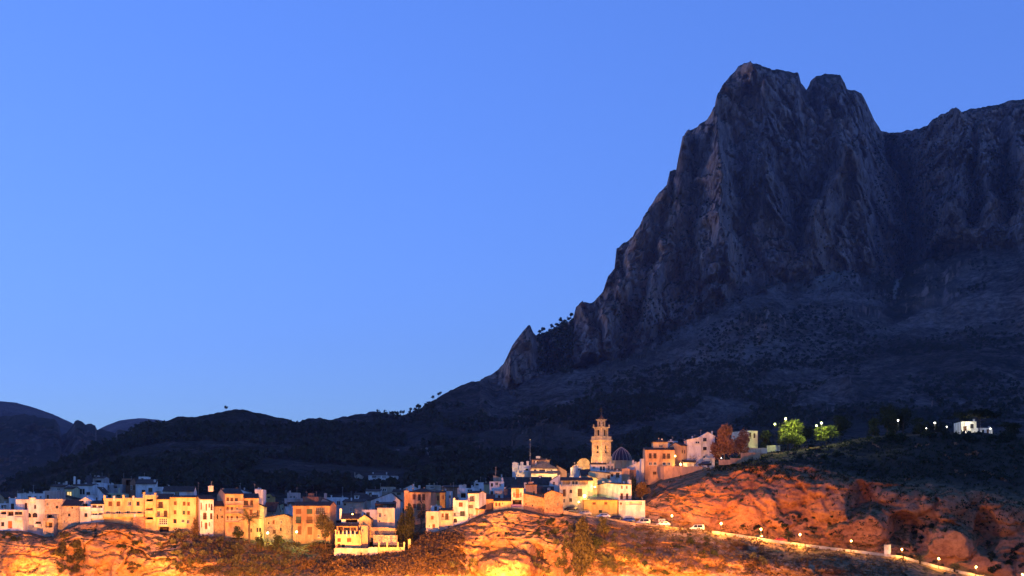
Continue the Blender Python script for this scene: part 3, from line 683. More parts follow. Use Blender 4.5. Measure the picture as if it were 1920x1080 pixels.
    # openings
    for face, u0, u1, za, zb_, kind, d in items:
        M = faces[face]; ww, hh = u1 - u0, zb_ - za
        fm = frame or ('framew' if rnd.random() < .4 else 'frameb')
        if kind in ('w', 'a', 'l', 'c'):
            wo = fit('window', unit('grid' if ww > 2.3 else 'frame', fm), root, M, u0, d - .06, za, ww, hh)
            sub('pane', unit('pane', 'lit' if kind == 'l' else 'glassc' if kind == 'c' else 'glass'), wo, .04)
            if kind != 'a' and ww > .7: sub('sill', unit('sill', 'coping'), wo, -d + .055)
        elif kind == 's': fit('shutter', unit('shut', 'shut' if rnd.random() < .8 else 'shutg'), root, M, u0, d - .07, za, ww, hh)
        elif kind in ('d', 'e'): fit('door', unit('door', 'door' if kind == 'd' else 'dooro'), root, M, u0, d - .06, za, ww, hh)
        elif kind == 'g': fit('garage_door', unit('shut', 'metal'), root, M, u0, d - .07, za, ww, hh)
        elif kind == 'o':
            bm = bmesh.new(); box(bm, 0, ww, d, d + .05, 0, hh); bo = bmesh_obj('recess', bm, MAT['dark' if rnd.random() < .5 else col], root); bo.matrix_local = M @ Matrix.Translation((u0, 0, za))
            if hh > 1.2 and ww > 1.2: sub('door', unit('door', 'frameb'), bo); ch = bo.children[0]; ch.location = (ww * .3, d - .07, 0); ch.scale = (ww * .4, 1, hh * .85)
    # balconies
    for b in balc:
        a0, a1, zr, kind = b[:4]; proj = b[4] if len(b) > 4 else 0.9
        u0, u1 = uof(Z.x(a0)), uof(Z.x(a1)); z = rz(Z.y(zr), Y0 + (u0 + u1) / 2 * s) - zbase
        bm = bmesh.new(); box(bm, 0, u1 - u0, -proj, -.002, -.16, 0); bo = bmesh_obj('balcony', bm, MAT[col], root, (u0, 0, z))
        bm = bmesh.new(); L = u1 - u0
        if kind == 's':
            box(bm, 0, L, -proj, -proj + .14, .002, .85); box(bm, 0, .14, -proj + .14, -.004, .002, .85); box(bm, L - .14, L, -proj + .14, -.004, .002, .85); rmn = col
        elif kind == 'p':
            box(bm, 0, L, -proj, -proj + .05, .1, .8); rmn = 'purple'
        else:
            box(bm, 0, L, -proj, -proj + .05, .86, .93); box(bm, 0, .05, -proj + .05, -.004, .86, .93); box(bm, L - .05, L, -proj + .05, -.004, .86, .93)
            n = max(3, int(L / .22))
            for k in range(n + 1): box(bm, k * (L - .04) / n, k * (L - .04) / n + .04, -proj + .005, -proj + .045, .002, .86)
            rmn = 'iron' if kind == 'r' else 'coping'
        bmesh_obj('railing', bm, MAT[rmn], bo)
    chim, ant = list(chim), list(ant)
    if D > 411 and D < 600 and cat == 'house':
        wpx = (zx1 - zx0)
        for k in range(rnd.choice((0, 1, 1, 2))): cxx = zx0 + wpx * rnd.uniform(.15, .85); chim.append((cxx, zt - rnd.uniform(14, 26) - (rh * 22 if roof != 'flat' else 0), rnd.uniform(9, 15), zt, dep * rnd.uniform(.3, .7)))
        if rnd.random() < .55: ant.append((zx0 + wpx * rnd.uniform(.1, .9), zt - rnd.uniform(30, 60) - (rh * 18 if roof != 'flat' else 0), zt))
    for q in chim:
        cx, ct, cw, cb_ = q[:4]; v = q[4] if len(q) > 4 else dep * .35
        px = Z.x(cx); u = uof(px, v); Y = Y0 + u * s + v * c; wm = cw / Z.s / FPX * Y; zt_ = rz(Z.y(ct), Y) - zbase; zb2 = rz(Z.y(cb_), Y) - zbase - .6
        bm = bmesh.new(); box(bm, -wm / 2, wm / 2, -wm / 2, wm / 2, zb2, zt_ - .22); box(bm, -wm / 2 - .08, wm / 2 + .08, -wm / 2 - .08, wm / 2 + .08, zt_ - .217, zt_ - .12)
        box(bm, -wm * .3, wm * .3, -wm * .3, wm * .3, zt_ - .117, zt_)
        bmesh_obj('chimney', bm, MAT[col if rnd.random() < .7 else 'coping'], root, (u, v, 0))
    for q in ant:
        cx, ct, cb_ = q[:3]; v = dep * .5; px = Z.x(cx); u = uof(px, v); Y = Y0 + u * s + v * c; zt_ = rz(Z.y(ct), Y) - zbase; zb2 = rz(Z.y(cb_), Y) - zbase - 1.0
        bm = bmesh.new(); box(bm, -.03, .03, -.03, .03, zb2, zt_); L = .7
        for k in range(4): box(bm, -L / 2 + k * .05, L / 2 - k * .05, -.2 + k * .14, -.18 + k * .14, zt_ - .25, zt_ - .22)
        box(bm, -.015, .015, -.3, .35, zt_ - .215, zt_ - .19)
        bmesh_obj('antenna', bm, MAT['metal'], root, (u, v, 0))
    HOUSES[label] = root
    return root
# ------------------------------------------------------------------ the village, house by house
H = house
# --- cliff-edge row, west end
H(Z1, 'low white house with an open arcaded loggia at the end of the cliff-edge row', -70, 222, 442, 645, 400.5, 'white', dep=4.5, wins=[(5,60,450,506,'o'),(66,130,455,500,'o'),(76,116,550,620,'e'),(140,215,460,490,'w'),(-50,-15,460,500,'o'),(10,40,560,600,'w')], balc=[(-60,60,515,'s',.6),(148,222,540,'s',.7)])
H(Z1, 'white roof-terrace block with a balustrade behind the loggia house', -70, 86, 380, 460, 414, 'white', wins=[(10,60,395,430,'o')], chim=[(38,400,10,440,.3)])
H(Z1, 'white three-storey house with arched windows and a pierced roof parapet', 152, 432, 345, 645, 405.5, 'white', wins=[(238,262,375,440,'d'),(328,347,395,432,'w'),(242,300,470,516,'a'),(312,360,470,516,'a'),(226,236,560,606,'a'),(190,212,560,606,'a'),(342,395,555,606,'w'),(250,270,580,600,'w')], balc=[(336,402,606,'s',.7),(232,268,440,'r',.5)], chim=[(318,322,56,345,.5)])
H(Z1, 'slim white roof turret with corner posts beside the arched-window house', 86, 160, 330, 450, 411, 'white', dep=4, wins=[(104,135,382,436,'d')], chim=[(92,318,10,330,.3),(152,318,10,330,.3)])
H(Z1, 'white flat-roofed house with two squat chimneys behind the arched-window house', 165, 432, 286, 360, 424, 'white', wins=[(270,300,310,336,'d'),(330,350,312,330,'w'),(380,400,310,332,'w')], chim=[(296,268,20,290),(428,262,20,290),(242,276,14,290)], ant=[(323,200,270),(170,255,285)])
H(Z1, 'salmon pink stair tower rising over the arched-window house', 432, 552, 262, 360, 418, 'pink', wins=[(450,470,298,336,'w')], chim=[(540,256,30,270)])
H(Z1, 'tall rubble stone house with a diamond vent and ragged openings', 432, 602, 342, 650, 405, 'stonecream', wins=[(446,464,370,402,'w'),(537,560,402,428,'w'),(455,500,490,545,'o'),(530,566,490,517,'w')], balc=[(525,570,520,'s',.5)])
H(Z1, 'stepped stone buttress shed with a dark opening below the rubble stone house', 416, 516, 522, 715, 401, 'stonecream', dep=3.5, wins=[(436,508,562,612,'o')], parapet=.2)
H(Z1, 'squat stone house with a sagging tiled roof next to the diamond-vent house', 600, 770, 402, 612, 404, 'stonecream', 'gf', 1.7, wins=[(655,679,478,507,'w'),(688,702,413,432,'w'),(610,628,540,566,'w')])
H(Z1, 'narrow white house with a pierced terrace parapet and one window', 771, 874, 425, 570, 402.5, 'white', dep=4, wins=[(812,843,474,511,'w')], balc=[(771,874,440,'s',.3)])
H(Z1, 'white dormer house with a dish aerial above the narrow white house', 776, 872, 352, 440, 407, 'white', 'gs', .8, dep=6, wins=[(798,842,382,422,'w')], tiles='w')
H(Z1, 'white house with two pierced balconies under a low tiled roof', 876, 999, 386, 556, 403.5, 'white', 'gf', .95, dep=7, wins=[(890,930,396,442,'d'),(942,986,398,440,'o'),(884,940,474,502,'w'),(952,988,474,502,'o')], balc=[(876,997,452,'s',.7),(872,999,520,'s',.8)])
H(Z1, 'yellow two-storey terrace with grey shutters, joined to the white balcony house', 1001, 1199, 332, 580, 404, 'yellow', wins=[(1044,1080,360,406,'s'),(1122,1160,360,408,'s'),(1020,1060,450,498,'c'),(1115,1162,452,500,'w')], balc=[(1001,1199,508,'s',1.3)], chim=[(1009,300,18,332,.2),(1101,306,18,332,.2),(1192,298,18,332,.2),(1106,480,18,505,-1.25)])
H(Z1, 'yellow two-storey terrace with dark upper windows, joined to the balcony tower', 1200, 1392, 328, 580, 404.1, 'yellow', wins=[(1232,1268,358,402,'w'),(1314,1347,360,404,'w'),(1216,1252,448,498,'w'),(1324,1364,458,500,'c')], balc=[(1200,1394,506,'s',1.3)], chim=[(1286,304,18,328,.2),(1390,270,18,328,.2),(1300,480,18,505,-1.25)])
H(Z1, 'rough orange undercroft wall beneath the yellow terrace', 1284, 1394, 514, 650, 402.4, 'stonered', dep=3, parapet=.1)
H(Z1, 'slender yellow tower house with three stacked solid balconies', 1395, 1502, 302, 660, 403.5, 'yellow', wins=[(1408,1475,338,364,'o'),(1408,1475,424,450,'o'),(1408,1475,512,540,'o')], balc=[(1405,1478,390,'s',.7),(1405,1478,478,'s',.7),(1405,1478,564,'s',.7)], chim=[(1498,276,16,302,.3)])
H(Z1, 'yellow house with a glazed gallery and iron balconies under dark tiles', 1503, 1638, 338, 660, 404.3, 'yellow', 'gf', 1.5, wins=[(1526,1570,365,424,'d'),(1512,1542,448,508,'w'),(1578,1612,448,508,'d'),(1530,1614,524,584,'w'),(1530,1628,606,655,'o'),(1598,1606,368,386,'w')], balc=[(1515,1582,426,'r'),(1503,1620,512,'r')])
# --- second and third rows, west end
H(Z1, 'grey house with a long dark roof above the salmon stair tower', 486, 628, 218, 320, 446, 'grey', 'gf', .8, wins=[(548,576,230,256,'w')], chim=[(620,180,24,220),(640,165,16,220)])
H(Z1, 'pale yellow house with one bright lit window', 624, 708, 238, 345, 434, 'green', 'gf', .6, dep=6, wins=[(640,692,264,322,'l')])
H(Z1, 'big pale grey house with a square picture window behind the lit-window house', 692, 890, 208, 400, 440, 'white', 'gf', .6, wins=[(762,820,235,298,'w'),(832,868,270,298,'w'),(700,720,330,380,'d')], ant=[(720,170,200)], chim=[(718,118,16,205),(760,150,20,205)])
H(Z1, 'pale two-storey house with a recessed roof terrace and round chimney', 888, 986, 182, 330, 446, 'white', wins=[(905,936,234,300,'d'),(950,976,250,280,'w')])
H(Z1, 'grey penthouse with a dark loggia on top of the recessed-terrace house', 894, 1002, 136, 200, 452, 'grey', 'gf', .5, dep=6, wins=[(908,974,156,186,'o')], chim=[(950,110,22,136)], ant=[(985,100,136)])
H(Z1, 'dark water-tank cabin on the roofs beside the grey penthouse', 822, 884, 128, 200, 458, 'slate', dep=4, chim=[(858,108,40,130,1)])
H(Z1, 'low white garden block in front of the picture-window house', 800, 942, 302, 372, 430, 'white', dep=5, wins=[(925,940,322,350,'d')])
H(Z1, 'white wedge-roofed house between the garden block and the yellow terrace', 942, 1002, 290, 400, 424, 'white', 'sr', 1.9, dep=7, ov=.15, tiles='d', wins=[(980,1000,330,360,'w')])
H(Z1, 'beige gabled house with a garage mouth below the lit-window house', 548, 692, 330, 400, 426, 'beige', 'sr', 1.2, wins=[(582,622,340,380,'o')])
H(Z1, 'lime green house peeping over the yellow terrace roof', 1002, 1172, 282, 345, 428, 'green', wins=[(1026,1072,294,324,'w'),(1124,1162,296,316,'w')], chim=[(1150,230,14,285)])
H(Z1, 'grey block with a blue tarpaulin behind the lime green house', 1020, 1180, 200, 300, 452, 'grey', wins=[(1024,1050,205,235,'o'),(1095,1130,200,230,'o')], chim=[(1088,185,14,205)], ant=[(1020,160,200)])
H(Z1, 'unfinished brick house with an open top floor', 1176, 1262, 140, 260, 456, 'brick', wins=[(1212,1256,152,206,'o')], parapet=.2)
H(Z1, 'brick gabled house with two tall windows beside the unfinished house', 1252, 1310, 175, 270, 450, 'brick', 'gs', 1.3, dep=6, wins=[(1256,1276,205,250,'w'),(1282,1300,205,250,'w')], rp=.7)
H(Z1, 'white house with a broad shed roof and a blind side wall', 1308, 1502, 192, 330, 440, 'white', 'sf', 1.6, rot=10, wins=[(1365,1400,250,290,'d'),(1430,1470,230,270,'w')], chim=[(1492,150,18,190)])
H(Z1, 'small white rooftop cabin with a dark hatch above the shed-roofed house', 1336, 1420, 122, 180, 452, 'white', dep=4, wins=[(1356,1382,132,152,'o')])
H(Z1, 'low white terrace cabin between the shed-roofed house and the gallery house', 1486, 1562, 220, 330, 432, 'white', wins=[(1500,1550,262,300,'o')])
H(Z1, 'stone gabled hut at the edge of the village behind the loggia house', -60, 36, 320, 400, 446, 'stone', 'gs', 1.4)
H(Z2, 'white gabled house with dark solar panels on its roof', 28, 325, 262, 330, 418, 'white', 'gf', 1.5, rot=6, wins=[(140,186,270,306,'w')], chim=[(300,228,28,262),(330,240,14,270)], ant=[(368,175,260)])
# --- central cliff-edge row
H(Z2, 'yellow house with nine small windows in three rows', 92, 346, 322, 625, 404.3, 'yellow', 'gf', .5, wins=[(133,160,360,396,'s'),(218,246,362,402,'s'),(262,288,366,404,'s'),(132,158,446,484,'s'),(216,242,450,488,'s'),(262,288,452,490,'s'),(128,160,530,572,'w'),(205,236,534,564,'w'),(256,286,536,576,'w')])
H(Z2, 'tall white house with narrow balcony windows at the bend of the cliff row', 386, 516, 338, 700, 403, 'white', 'gf', 1.0, rot=24, sx=347, wins=[(391,403,372,440,'s'),(440,453,385,450,'s'),(468,481,382,420,'d'),(489,506,384,446,'d'),(388,398,466,498,'w'),(415,450,470,536,'d'),(482,505,474,532,'d'),(396,406,552,612,'s'),(432,456,565,628,'s'),(470,480,560,600,'w')], balc=[(484,510,446,'r',.5),(412,452,536,'r',.5),(480,508,534,'r',.5)])
H(Z2, 'narrow stone house with stepped roofs beside the tall white house', 517, 628, 405, 700, 408, 'stone', 'gf', 1.3, dep=6, wins=[(575,593,425,456,'w'),(546,561,488,530,'w'),(590,606,500,520,'w')])
H(Z2, 'big apricot gabled house with three railed balconies and a round chimney', 629, 802, 288, 610, 406.5, 'orange', 'gf', 1.7, rot=20, sx=424, wins=[(640,666,322,362,'d'),(678,705,325,362,'d'),(722,752,328,364,'w'),(640,662,412,452,'d'),(680,704,414,450,'d'),(735,752,418,452,'w'),(642,662,500,540,'d'),(680,702,502,540,'d'),(735,752,500,536,'w')], balc=[(632,802,392,'c'),(632,800,474,'c'),(632,780,558,'c')], chim=[(488,208,44,245,3),(610,232,16,265,6)], ant=[(495,165,215)])
H(Z2, 'apricot house with a dark first-floor balcony behind the palm tree', 803, 952, 328, 700, 410.5, 'orange', 'gf', 1.3, rot=14, wins=[(808,850,352,400,'d'),(870,896,350,400,'d'),(864,892,440,494,'s'),(935,950,444,505,'d'),(930,948,614,656,'w'),(872,888,620,660,'d')], balc=[(804,898,418,'r',1.1),(925,952,508,'r',.6)], chim=[(675,236,22,268,9),(740,228,18,260,9)])
H(Z2, 'white stair tower standing over the palm tree house roof', 914, 990, 246, 420, 426, 'white', dep=6, chim=[(930,238,30,250,1)], ant=[(912,188,240)])
H(Z2, 'small white gabled rooftop room behind the big apricot house', 706, 850, 268, 330, 436, 'white', 'gs', .9, dep=6, rp=.3, wins=[(755,790,280,300,'w')], ant=[(775,180,262)])
H(Z2, 'cream lean-to house between the palm tree and the street lamp', 942, 1000, 412, 700, 413, 'green', 'sr', .8, dep=5, wins=[(948,960,445,505,'d'),(955,975,615,655,'w')])
H(Z2, 'tiny ochre rooftop house with a dark window behind the white stair tower', 992, 1080, 305, 372, 446, 'ochre', 'gs', .6, dep=6, rp=.75, wins=[(1034,1060,312,332,'w')])
H(Z2, 'stone barn with a wide dark tiled roof above the street lamp', 999, 1114, 455, 660, 424, 'stone', 'gf', 2.6, dep=9, wins=[(1004,1020,465,492,'w'),(1075,1090,460,490,'w')])
H(Z2, 'lime yellow gabled cottage tucked beside the stone barn', 1109, 1198, 412, 505, 434, 'green', 'gs', .9, dep=6, rp=.9, wins=[(1128,1146,416,444,'w'),(1172,1190,420,446,'w')])
H(Z2, 'pink flat-roofed block with a dark porch', 1200, 1376, 336, 420, 444, 'pink', wins=[(1224,1298,366,400,'o')])
H(Z2, 'pink rooftop room with two windows over the dark porch block', 1226, 1333, 276, 345, 449, 'pink', dep=5, wins=[(1254,1270,306,332,'w'),(1284,1302,306,332,'w')], ant=[(1215,250,276)])
H(Z2, 'blank white wall house in front of the pink block', 1196, 1282, 410, 495, 434, 'white')
H(Z2, 'long low stone house with four small windows behind the street lamps', 1001, 1279, 520, 755, 415, 'stone', 'gs', 1.0, rp=.72, dep=7, wins=[(1085,1106,543,577,'s'),(1158,1176,543,572,'w'),(1090,1116,634,672,'d'),(1154,1173,614,646,'w'),(1040,1056,560,580,'w')])
H(Z2, 'terracotta house with shuttered windows and one white arched gallery window', 1281, 1640, 402, 755, 411, 'brown', 'gf', 1.1, dep=9, rot=-10, sx=1700, wins=[(1310,1362,432,482,'s'),(1414,1470,432,482,'s'),(1505,1586,420,482,'c'),(1310,1362,505,572,'s'),(1414,1470,505,572,'s'),(1505,1552,505,560,'s'),(1328,1364,600,680,'s'),(1420,1468,605,682,'s'),(1515,1540,680,706,'w'),(1560,1580,685,708,'w')], balc=[(1500,1592,486,'r',.5),(1306,1366,574,'r',.4),(1410,1474,574,'r',.4)])
H(Z2, 'bare brick flat-roofed block behind the terracotta house', 1376, 1548, 316, 400, 438, 'brick', chim=[(1460,280,50,318)], ant=[(1415,265,318)])
H(Z2, 'pink gabled cottage behind the terracotta house', 1549, 1646, 365, 420, 432, 'pink', 'gs', 1.0, rp=.2, dep=6, wins=[(1556,1580,350,366,'w')], chim=[(1598,280,22,330)])
# --- middle of the village
H(Z3, 'white flat-roofed block with a tall white chimney behind the grey-beige house', 62, 246, 322, 450, 444, 'white', wins=[(160,195,355,400,'w'),(100,130,370,400,'d')], chim=[(52,282,22,330),(110,300,12,325)], ant=[(218,220,322),(300,262,322)])
H(Z3, 'dull beige house with a garage and a patch of dark tiles', 217, 426, 366, 505, 428, 'beige', 'sf', .9, wins=[(284,316,418,462,'c'),(230,250,380,400,'w')])
H(Z3, 'beige cottage with a big dark tiled roof behind the dull beige house', 376, 542, 348, 420, 444, 'beige', 'gf', 1.6, chim=[(490,292,16,330),(395,350,16,360,1)], wins=[(395,412,355,372,'w')])
H(Z3, 'low white and lime house with dark roof among the back roofs', 330, 450, 300, 360, 462, 'white', 'gf', .7, wins=[(345,365,310,330,'w')], ant=[(345,265,300),(452,230,290)])
H(Z3, 'broad white gabled house with a big blank side wall', 492, 772, 352, 470, 432, 'white', 'gs', 2.3, rp=.70, dep=9, ov=.15, wins=[(540,566,356,376,'w'),(700,730,352,372,'w')])
H(Z3, 'beige flat house between the white gabled house and the pine wood', 582, 712, 220, 300, 470, 'beige', 'flat', chim=[(718,232,26,270)], wins=[(600,640,236,262,'w')], ant=[(583,185,225)])
H(Z3, 'low tiled house squeezed behind the white gabled house', 440, 580, 262, 330, 464, 'white', 'gf', .6, chim=[(455,252,14,268)], wins=[(470,500,275,300,'w')])
H(Z3, 'low brick-red roofed house next to the large apricot block', 700, 812, 268, 330, 460, 'beige', 'gf', .8, wins=[(740,780,276,300,'w')])
H(Z3, 'large apricot block with shuttered balconies and a dark hipped roof', 862, 1066, 272, 575, 425, 'orange', 'hip', 1.1, rot=-14, sx=1122, wins=[(892,922,290,342,'s'),(946,972,290,352,'d'),(985,1014,290,352,'d'),(892,922,384,426,'s'),(935,972,380,444,'s'),(985,1014,384,444,'s'),(945,975,480,524,'s'),(985,1010,484,524,'s')], balc=[(942,1018,354,'r',.6),(930,1018,446,'r',.5)])
H(Z3, 'plain apricot stair wing joined to the large apricot block', 812, 862, 256, 575, 426.5, 'orange', dep=6)
H(Z3, 'mustard yellow house with tall green shutters beside the apricot block', 1112, 1206, 276, 400, 434, 'ochre', 'gf', .6, dep=7, wins=[(1126,1147,304,352,'s'),(1180,1196,302,340,'s')])
H(Z3, 'white gabled rooftop behind the large apricot block', 812, 946, 240, 300, 474, 'white', 'gs', 1.1, dep=6, chim=[(958,205,22,240)], tiles='w')
H(Z3, 'beige attic house above the large apricot block roof', 1022, 1160, 208, 275, 472, 'beige', wins=[(1060,1100,215,235,'w')], chim=[(1215,225,20,250)])
H(Z3, 'white house with a blank wall beside the mustard yellow house', 1196, 1272, 262, 400, 440, 'white', dep=6, wins=[(1240,1262,300,330,'w')])
H(Z3, 'dark brick roofs house behind the blank white wall', 1180, 1330, 225, 300, 462, 'brick', 'gf', .7)
H(Z3, 'cream house with a tall white-barred window above the stone garden wall', 552, 720, 424, 612, 410, 'cream', wins=[(565,593,470,512,'w'),(617,633,486,504,'w'),(565,581,540,566,'w')], frame='framew')
H(Z3, 'white low wing joined to the cream house with the barred window', 402, 552, 444, 600, 413.5, 'white', wins=[(446,480,465,510,'d'),(420,435,470,490,'w')], parapet=.3)
H(Z3, 'dark glazed rooftop conservatory on the cream house', 532, 720, 388, 440, 418, 'frameb', 'sf', .6, dep=5, wins=[(545,590,395,418,'w'),(600,650,395,418,'c'),(660,710,395,418,'w')])
H(Z3, 'white house with a dark timber porch above the yellow terrace house', 206, 372, 528, 610, 404, 'white', 'gf', 1.4, dep=7, wins=[(246,362,534,566,'o')], chim=[(200,428,20,520,3)])
H(Z3, 'cream gabled house beside the timber porch', 371, 486, 532, 650, 404.5, 'yellow', 'gs', 1.2, dep=8, rp=.5, ov=.1)
H(Z3, 'yellow house with a pillared roof terrace at the lower edge of the village', 146, 396, 678, 860, 396.5, 'yellow', dep=9, wins=[(168,200,715,752,'s'),(258,300,715,752,'s'),(168,195,770,806,'d'),(210,240,775,806,'w')], chim=[(152,632,12,678,.15),(182,640,12,678,.15),(222,640,12,678,.15),(258,640,12,678,.15),(296,640,12,678,.15),(336,642,12,678,.15),(382,640,14,678,.15)])
H(Z3, 'set-back upper storey with dark tiles on the pillared roof terrace', 162, 360, 598, 700, 400, 'orange', 'gf', .7, dep=5, wins=[(178,220,605,660,'o'),(230,290,610,660,'w'),(300,345,610,660,'d')], sink=1)
H(Z3, 'little orange annex at the end of the pillared roof terrace', 397, 460, 596, 720, 398.5, 'orange', dep=5, wins=[(400,418,625,655,'w')])
H(Z3, 'cream corner house with small windows above the dry grass slope', 1021, 1146, 458, 670, 402.5, 'cream', dep=7, wins=[(1070,1096,500,536,'s'),(1084,1108,580,616,'s'),(1048,1060,590,606,'w')])
H(Z3, 'cream house with a railed balcony under red tiles above the grass slope', 1147, 1282, 450, 630, 404.5, 'cream', 'gf', .7, dep=7, tiles='n', wins=[(1172,1194,476,514,'s'),(1206,1240,476,538,'d'),(1230,1258,590,622,'w')], balc=[(1170,1252,540,'r',.7)], chim=[(1156,418,18,450)])
H(Z3, 'small white rooftop room with a dark door over the cream corner house', 1082, 1166, 402, 465, 413, 'white', dep=5, wins=[(1102,1128,408,448,'d')], chim=[(1076,400,14,450,1)])
H(Z3, 'white house with a bush-covered balcony and an arched cellar door', 1283, 1425, 350, 580, 405, 'white', wins=[(1338,1376,370,412,'s'),(1350,1396,454,502,'s'),(1286,1322,524,566,'a'),(1290,1310,470,500,'w')], balc=[(1283,1398,506,'r',.8)], chim=[(1294,326,18,350,.2)])
H(Z3, 'tall white house with three curtained windows and a blind gable', 1426, 1532, 282, 545, 407, 'white', 'gf', .6, rot=-26, sx=1600, wins=[(1446,1490,308,362,'c'),(1430,1476,394,426,'c'),(1430,1476,478,506,'c')], balc=[(1440,1494,362,'r',.6)])
H(Z3, 'apricot cottage with a steep dark roof behind the blind gable', 1530, 1684, 338, 450, 411, 'orange', 'gf', 1.3, dep=7, wins=[(1560,1580,370,390,'w')])
H(Z3, 'low orange shed with a sloping dark roof at the cliff edge', 1502, 1592, 434, 480, 405.5, 'orange', 'sf', 1.7, dep=5, wins=[(1528,1540,448,470,'w')])
H(Z3, 'white house with a bright blue tarpaulin terrace', 1336, 1412, 265, 360, 426, 'white', wins=[(1358,1405,276,326,'o')], chim=[(1333,232,14,300,0)])
H(Z3, 'white flat roofed block with railings above the blue tarpaulin', 1345, 1560, 232, 300, 438, 'white', wins=[(1420,1470,245,270,'w'),(1540,1556,238,256,'d')], chim=[(1466,205,14,240),(1395,196,30,240),(1360,200,40,238)], ant=[(1287,175,230)])
H(Z3, 'pale pink and white cube house high among the back roofs', 1484, 1580, 180, 250, 462, 'white', wins=[(1500,1530,190,206,'w')])
H(Z3, 'lime plastered small house near the cube house', 1580, 1640, 195, 290, 450, 'green', 'gf', .5, dep=6)
H(Z4, 'white terraced house with several dark openings below the long dark roof', 92, 232, 172, 340, 432, 'white', wins=[(104,126,185,218,'w'),(146,176,175,205,'w'),(100,128,262,300,'d'),(182,206,190,212,'c')], chim=[(216,128,16,175)], ant=[(152,25,150)])
H(Z4, 'white wedge house with a beige attic at the end of the long dark roof', 128, 235, 140, 200, 446, 'beige', 'sr', 1.0, dep=6)
H(Z4, 'small white house with a dark door in front of the slate wall', 138, 226, 258, 350, 422, 'white', dep=6, wins=[(174,196,302,334,'d'),(150,165,275,292,'w')], balc=[(140,222,276,'r',.4)])
H(Z4, 'cream house under the long dark tiled roof', 232, 512, 216, 310, 438, 'cream', 'gf', 2.9, dep=11, wins=[(250,275,222,240,'w')], ov=.5)
H(Z4, 'bluish white house under a second dark roof next to the long roof', 514, 690, 200, 290, 444, 'white', 'gf', 2.4, dep=10, wins=[(590,610,212,230,'w')])
H(Z4, 'slate grey blank-walled house with a round dish', 226, 304, 238, 350, 418, 'slate', dep=6)
H(Z4, 'low yellow house with paired brown windows at the cliff top', 132, 300, 356, 440, 405.5, 'yellow', 'gf', .8, dep=6, wins=[(147,168,374,406,'s'),(177,196,374,406,'s'),(210,224,370,392,'w')])
H(Z4, 'narrow cream house with an orange balcony door and a purple awning', 303, 420, 232, 440, 404.5, 'cream', 'gf', .9, dep=7, wins=[(345,379,240,325,'e'),(322,334,275,318,'s'),(388,400,275,318,'s'),(312,402,346,390,'o')], balc=[(302,402,418,'p',.9),(340,384,326,'r',.3)])
H(Z4, 'ruinous red stone house with a falling roofline above the cliff', 421, 622, 330, 500, 405, 'stonered', 'sr', 1.3, dep=8, wins=[(510,525,325,342,'w'),(437,449,380,394,'w'),(497,513,392,410,'w')])
H(Z4, 'tall red stone gabled house with a tiny lit loophole', 621, 799, 290, 510, 403.8, 'stonered', 'gs', 1.0, dep=8, rp=.4, wins=[(740,760,374,402,'c'),(770,786,284,308,'w'),(708,718,438,456,'w'),(640,652,420,440,'w')])
H(Z4, 'orange house with tall chimneys behind the red stone houses', 440, 548, 200, 320, 413, 'orange', 'gf', .5, dep=6, wins=[(512,528,262,300,'w')], chim=[(438,178,26,220,1),(486,172,44,210,2),(536,220,18,300,.4)])
H(Z4, 'dark-roofed orange cottage with a square chimney by the red stone gable', 548, 712, 282, 340, 417, 'orange', 'gf', 2.0, dep=8, wins=[(570,600,285,300,'w')], chim=[(666,228,30,270,2)])
H(Z4, 'cream house with a crenellated parapet and arched upper window', 768, 1036, 214, 440, 415, 'cream', merlon=12, wins=[(798,826,245,312,'d'),(864,889,246,280,'a'),(942,986,238,314,'d'),(800,822,334,376,'w'),(860,889,330,366,'w'),(866,906,392,426,'g')], balc=[(794,830,314,'r',.5),(936,992,316,'r',.6)], parapet=.9)
H(Z4, 'white gable house with an arched window beside the crenellated house', 676, 772, 165, 260, 426, 'white', 'sl', 2.0, dep=7, ov=.1, wins=[(700,724,170,206,'a')])
H(Z4, 'dark tiled roof pavilion above the crenellated parapet', 782, 1085, 156, 240, 421, 'cream', 'gf', .8, dep=6, wins=[(800,868,162,200,'o'),(880,950,162,200,'w'),(966,1040,162,200,'o')], ov=.6)
H(Z4, 'lime lit side house behind the bright street lamps', 1037, 1131, 140, 330, 424, 'green', 'sr', .9, dep=7, wins=[(1060,1075,180,210,'w')])
H(Z4, 'cream flat house with a chimney behind the lime lit house', 1058, 1256, 92, 200, 438, 'green', 'sr', .7, dep=8, wins=[(1228,1252,108,146,'d')], chim=[(1096,104,22,130,.3)])
H(Z4, 'large white house with twin balcony doors and a big blank side wall', 1336, 1461, 196, 360, 417, 'white', 'gf', .5, rot=28, sx=1114, wins=[(1362,1376,210,240,'w'),(1410,1423,210,240,'w'),(1354,1380,282,342,'d'),(1407,1430,284,342,'d')], balc=[(1342,1456,344,'r',.6)], chim=[(1440,150,26,195,3),(1252,160,20,185,7),(1188,165,16,185,10)])
H(Z4, 'long white carport terrace under the large white house', 1337, 1592, 352, 425, 414, 'white', dep=6, wins=[(1350,1368,370,392,'d'),(1405,1432,366,392,'l'),(1440,1560,362,393,'o')], parapet=.15)
H(Z4, 'mustard yellow warehouse with a hipped tiled roof and three small windows', 1001, 1325, 348, 505, 412.5, 'ochre', 'hip', 1.0, dep=8, tiles='l', wins=[(1085,1116,368,392,'s'),(1199,1229,366,392,'s'),(1145,1176,444,470,'s')])
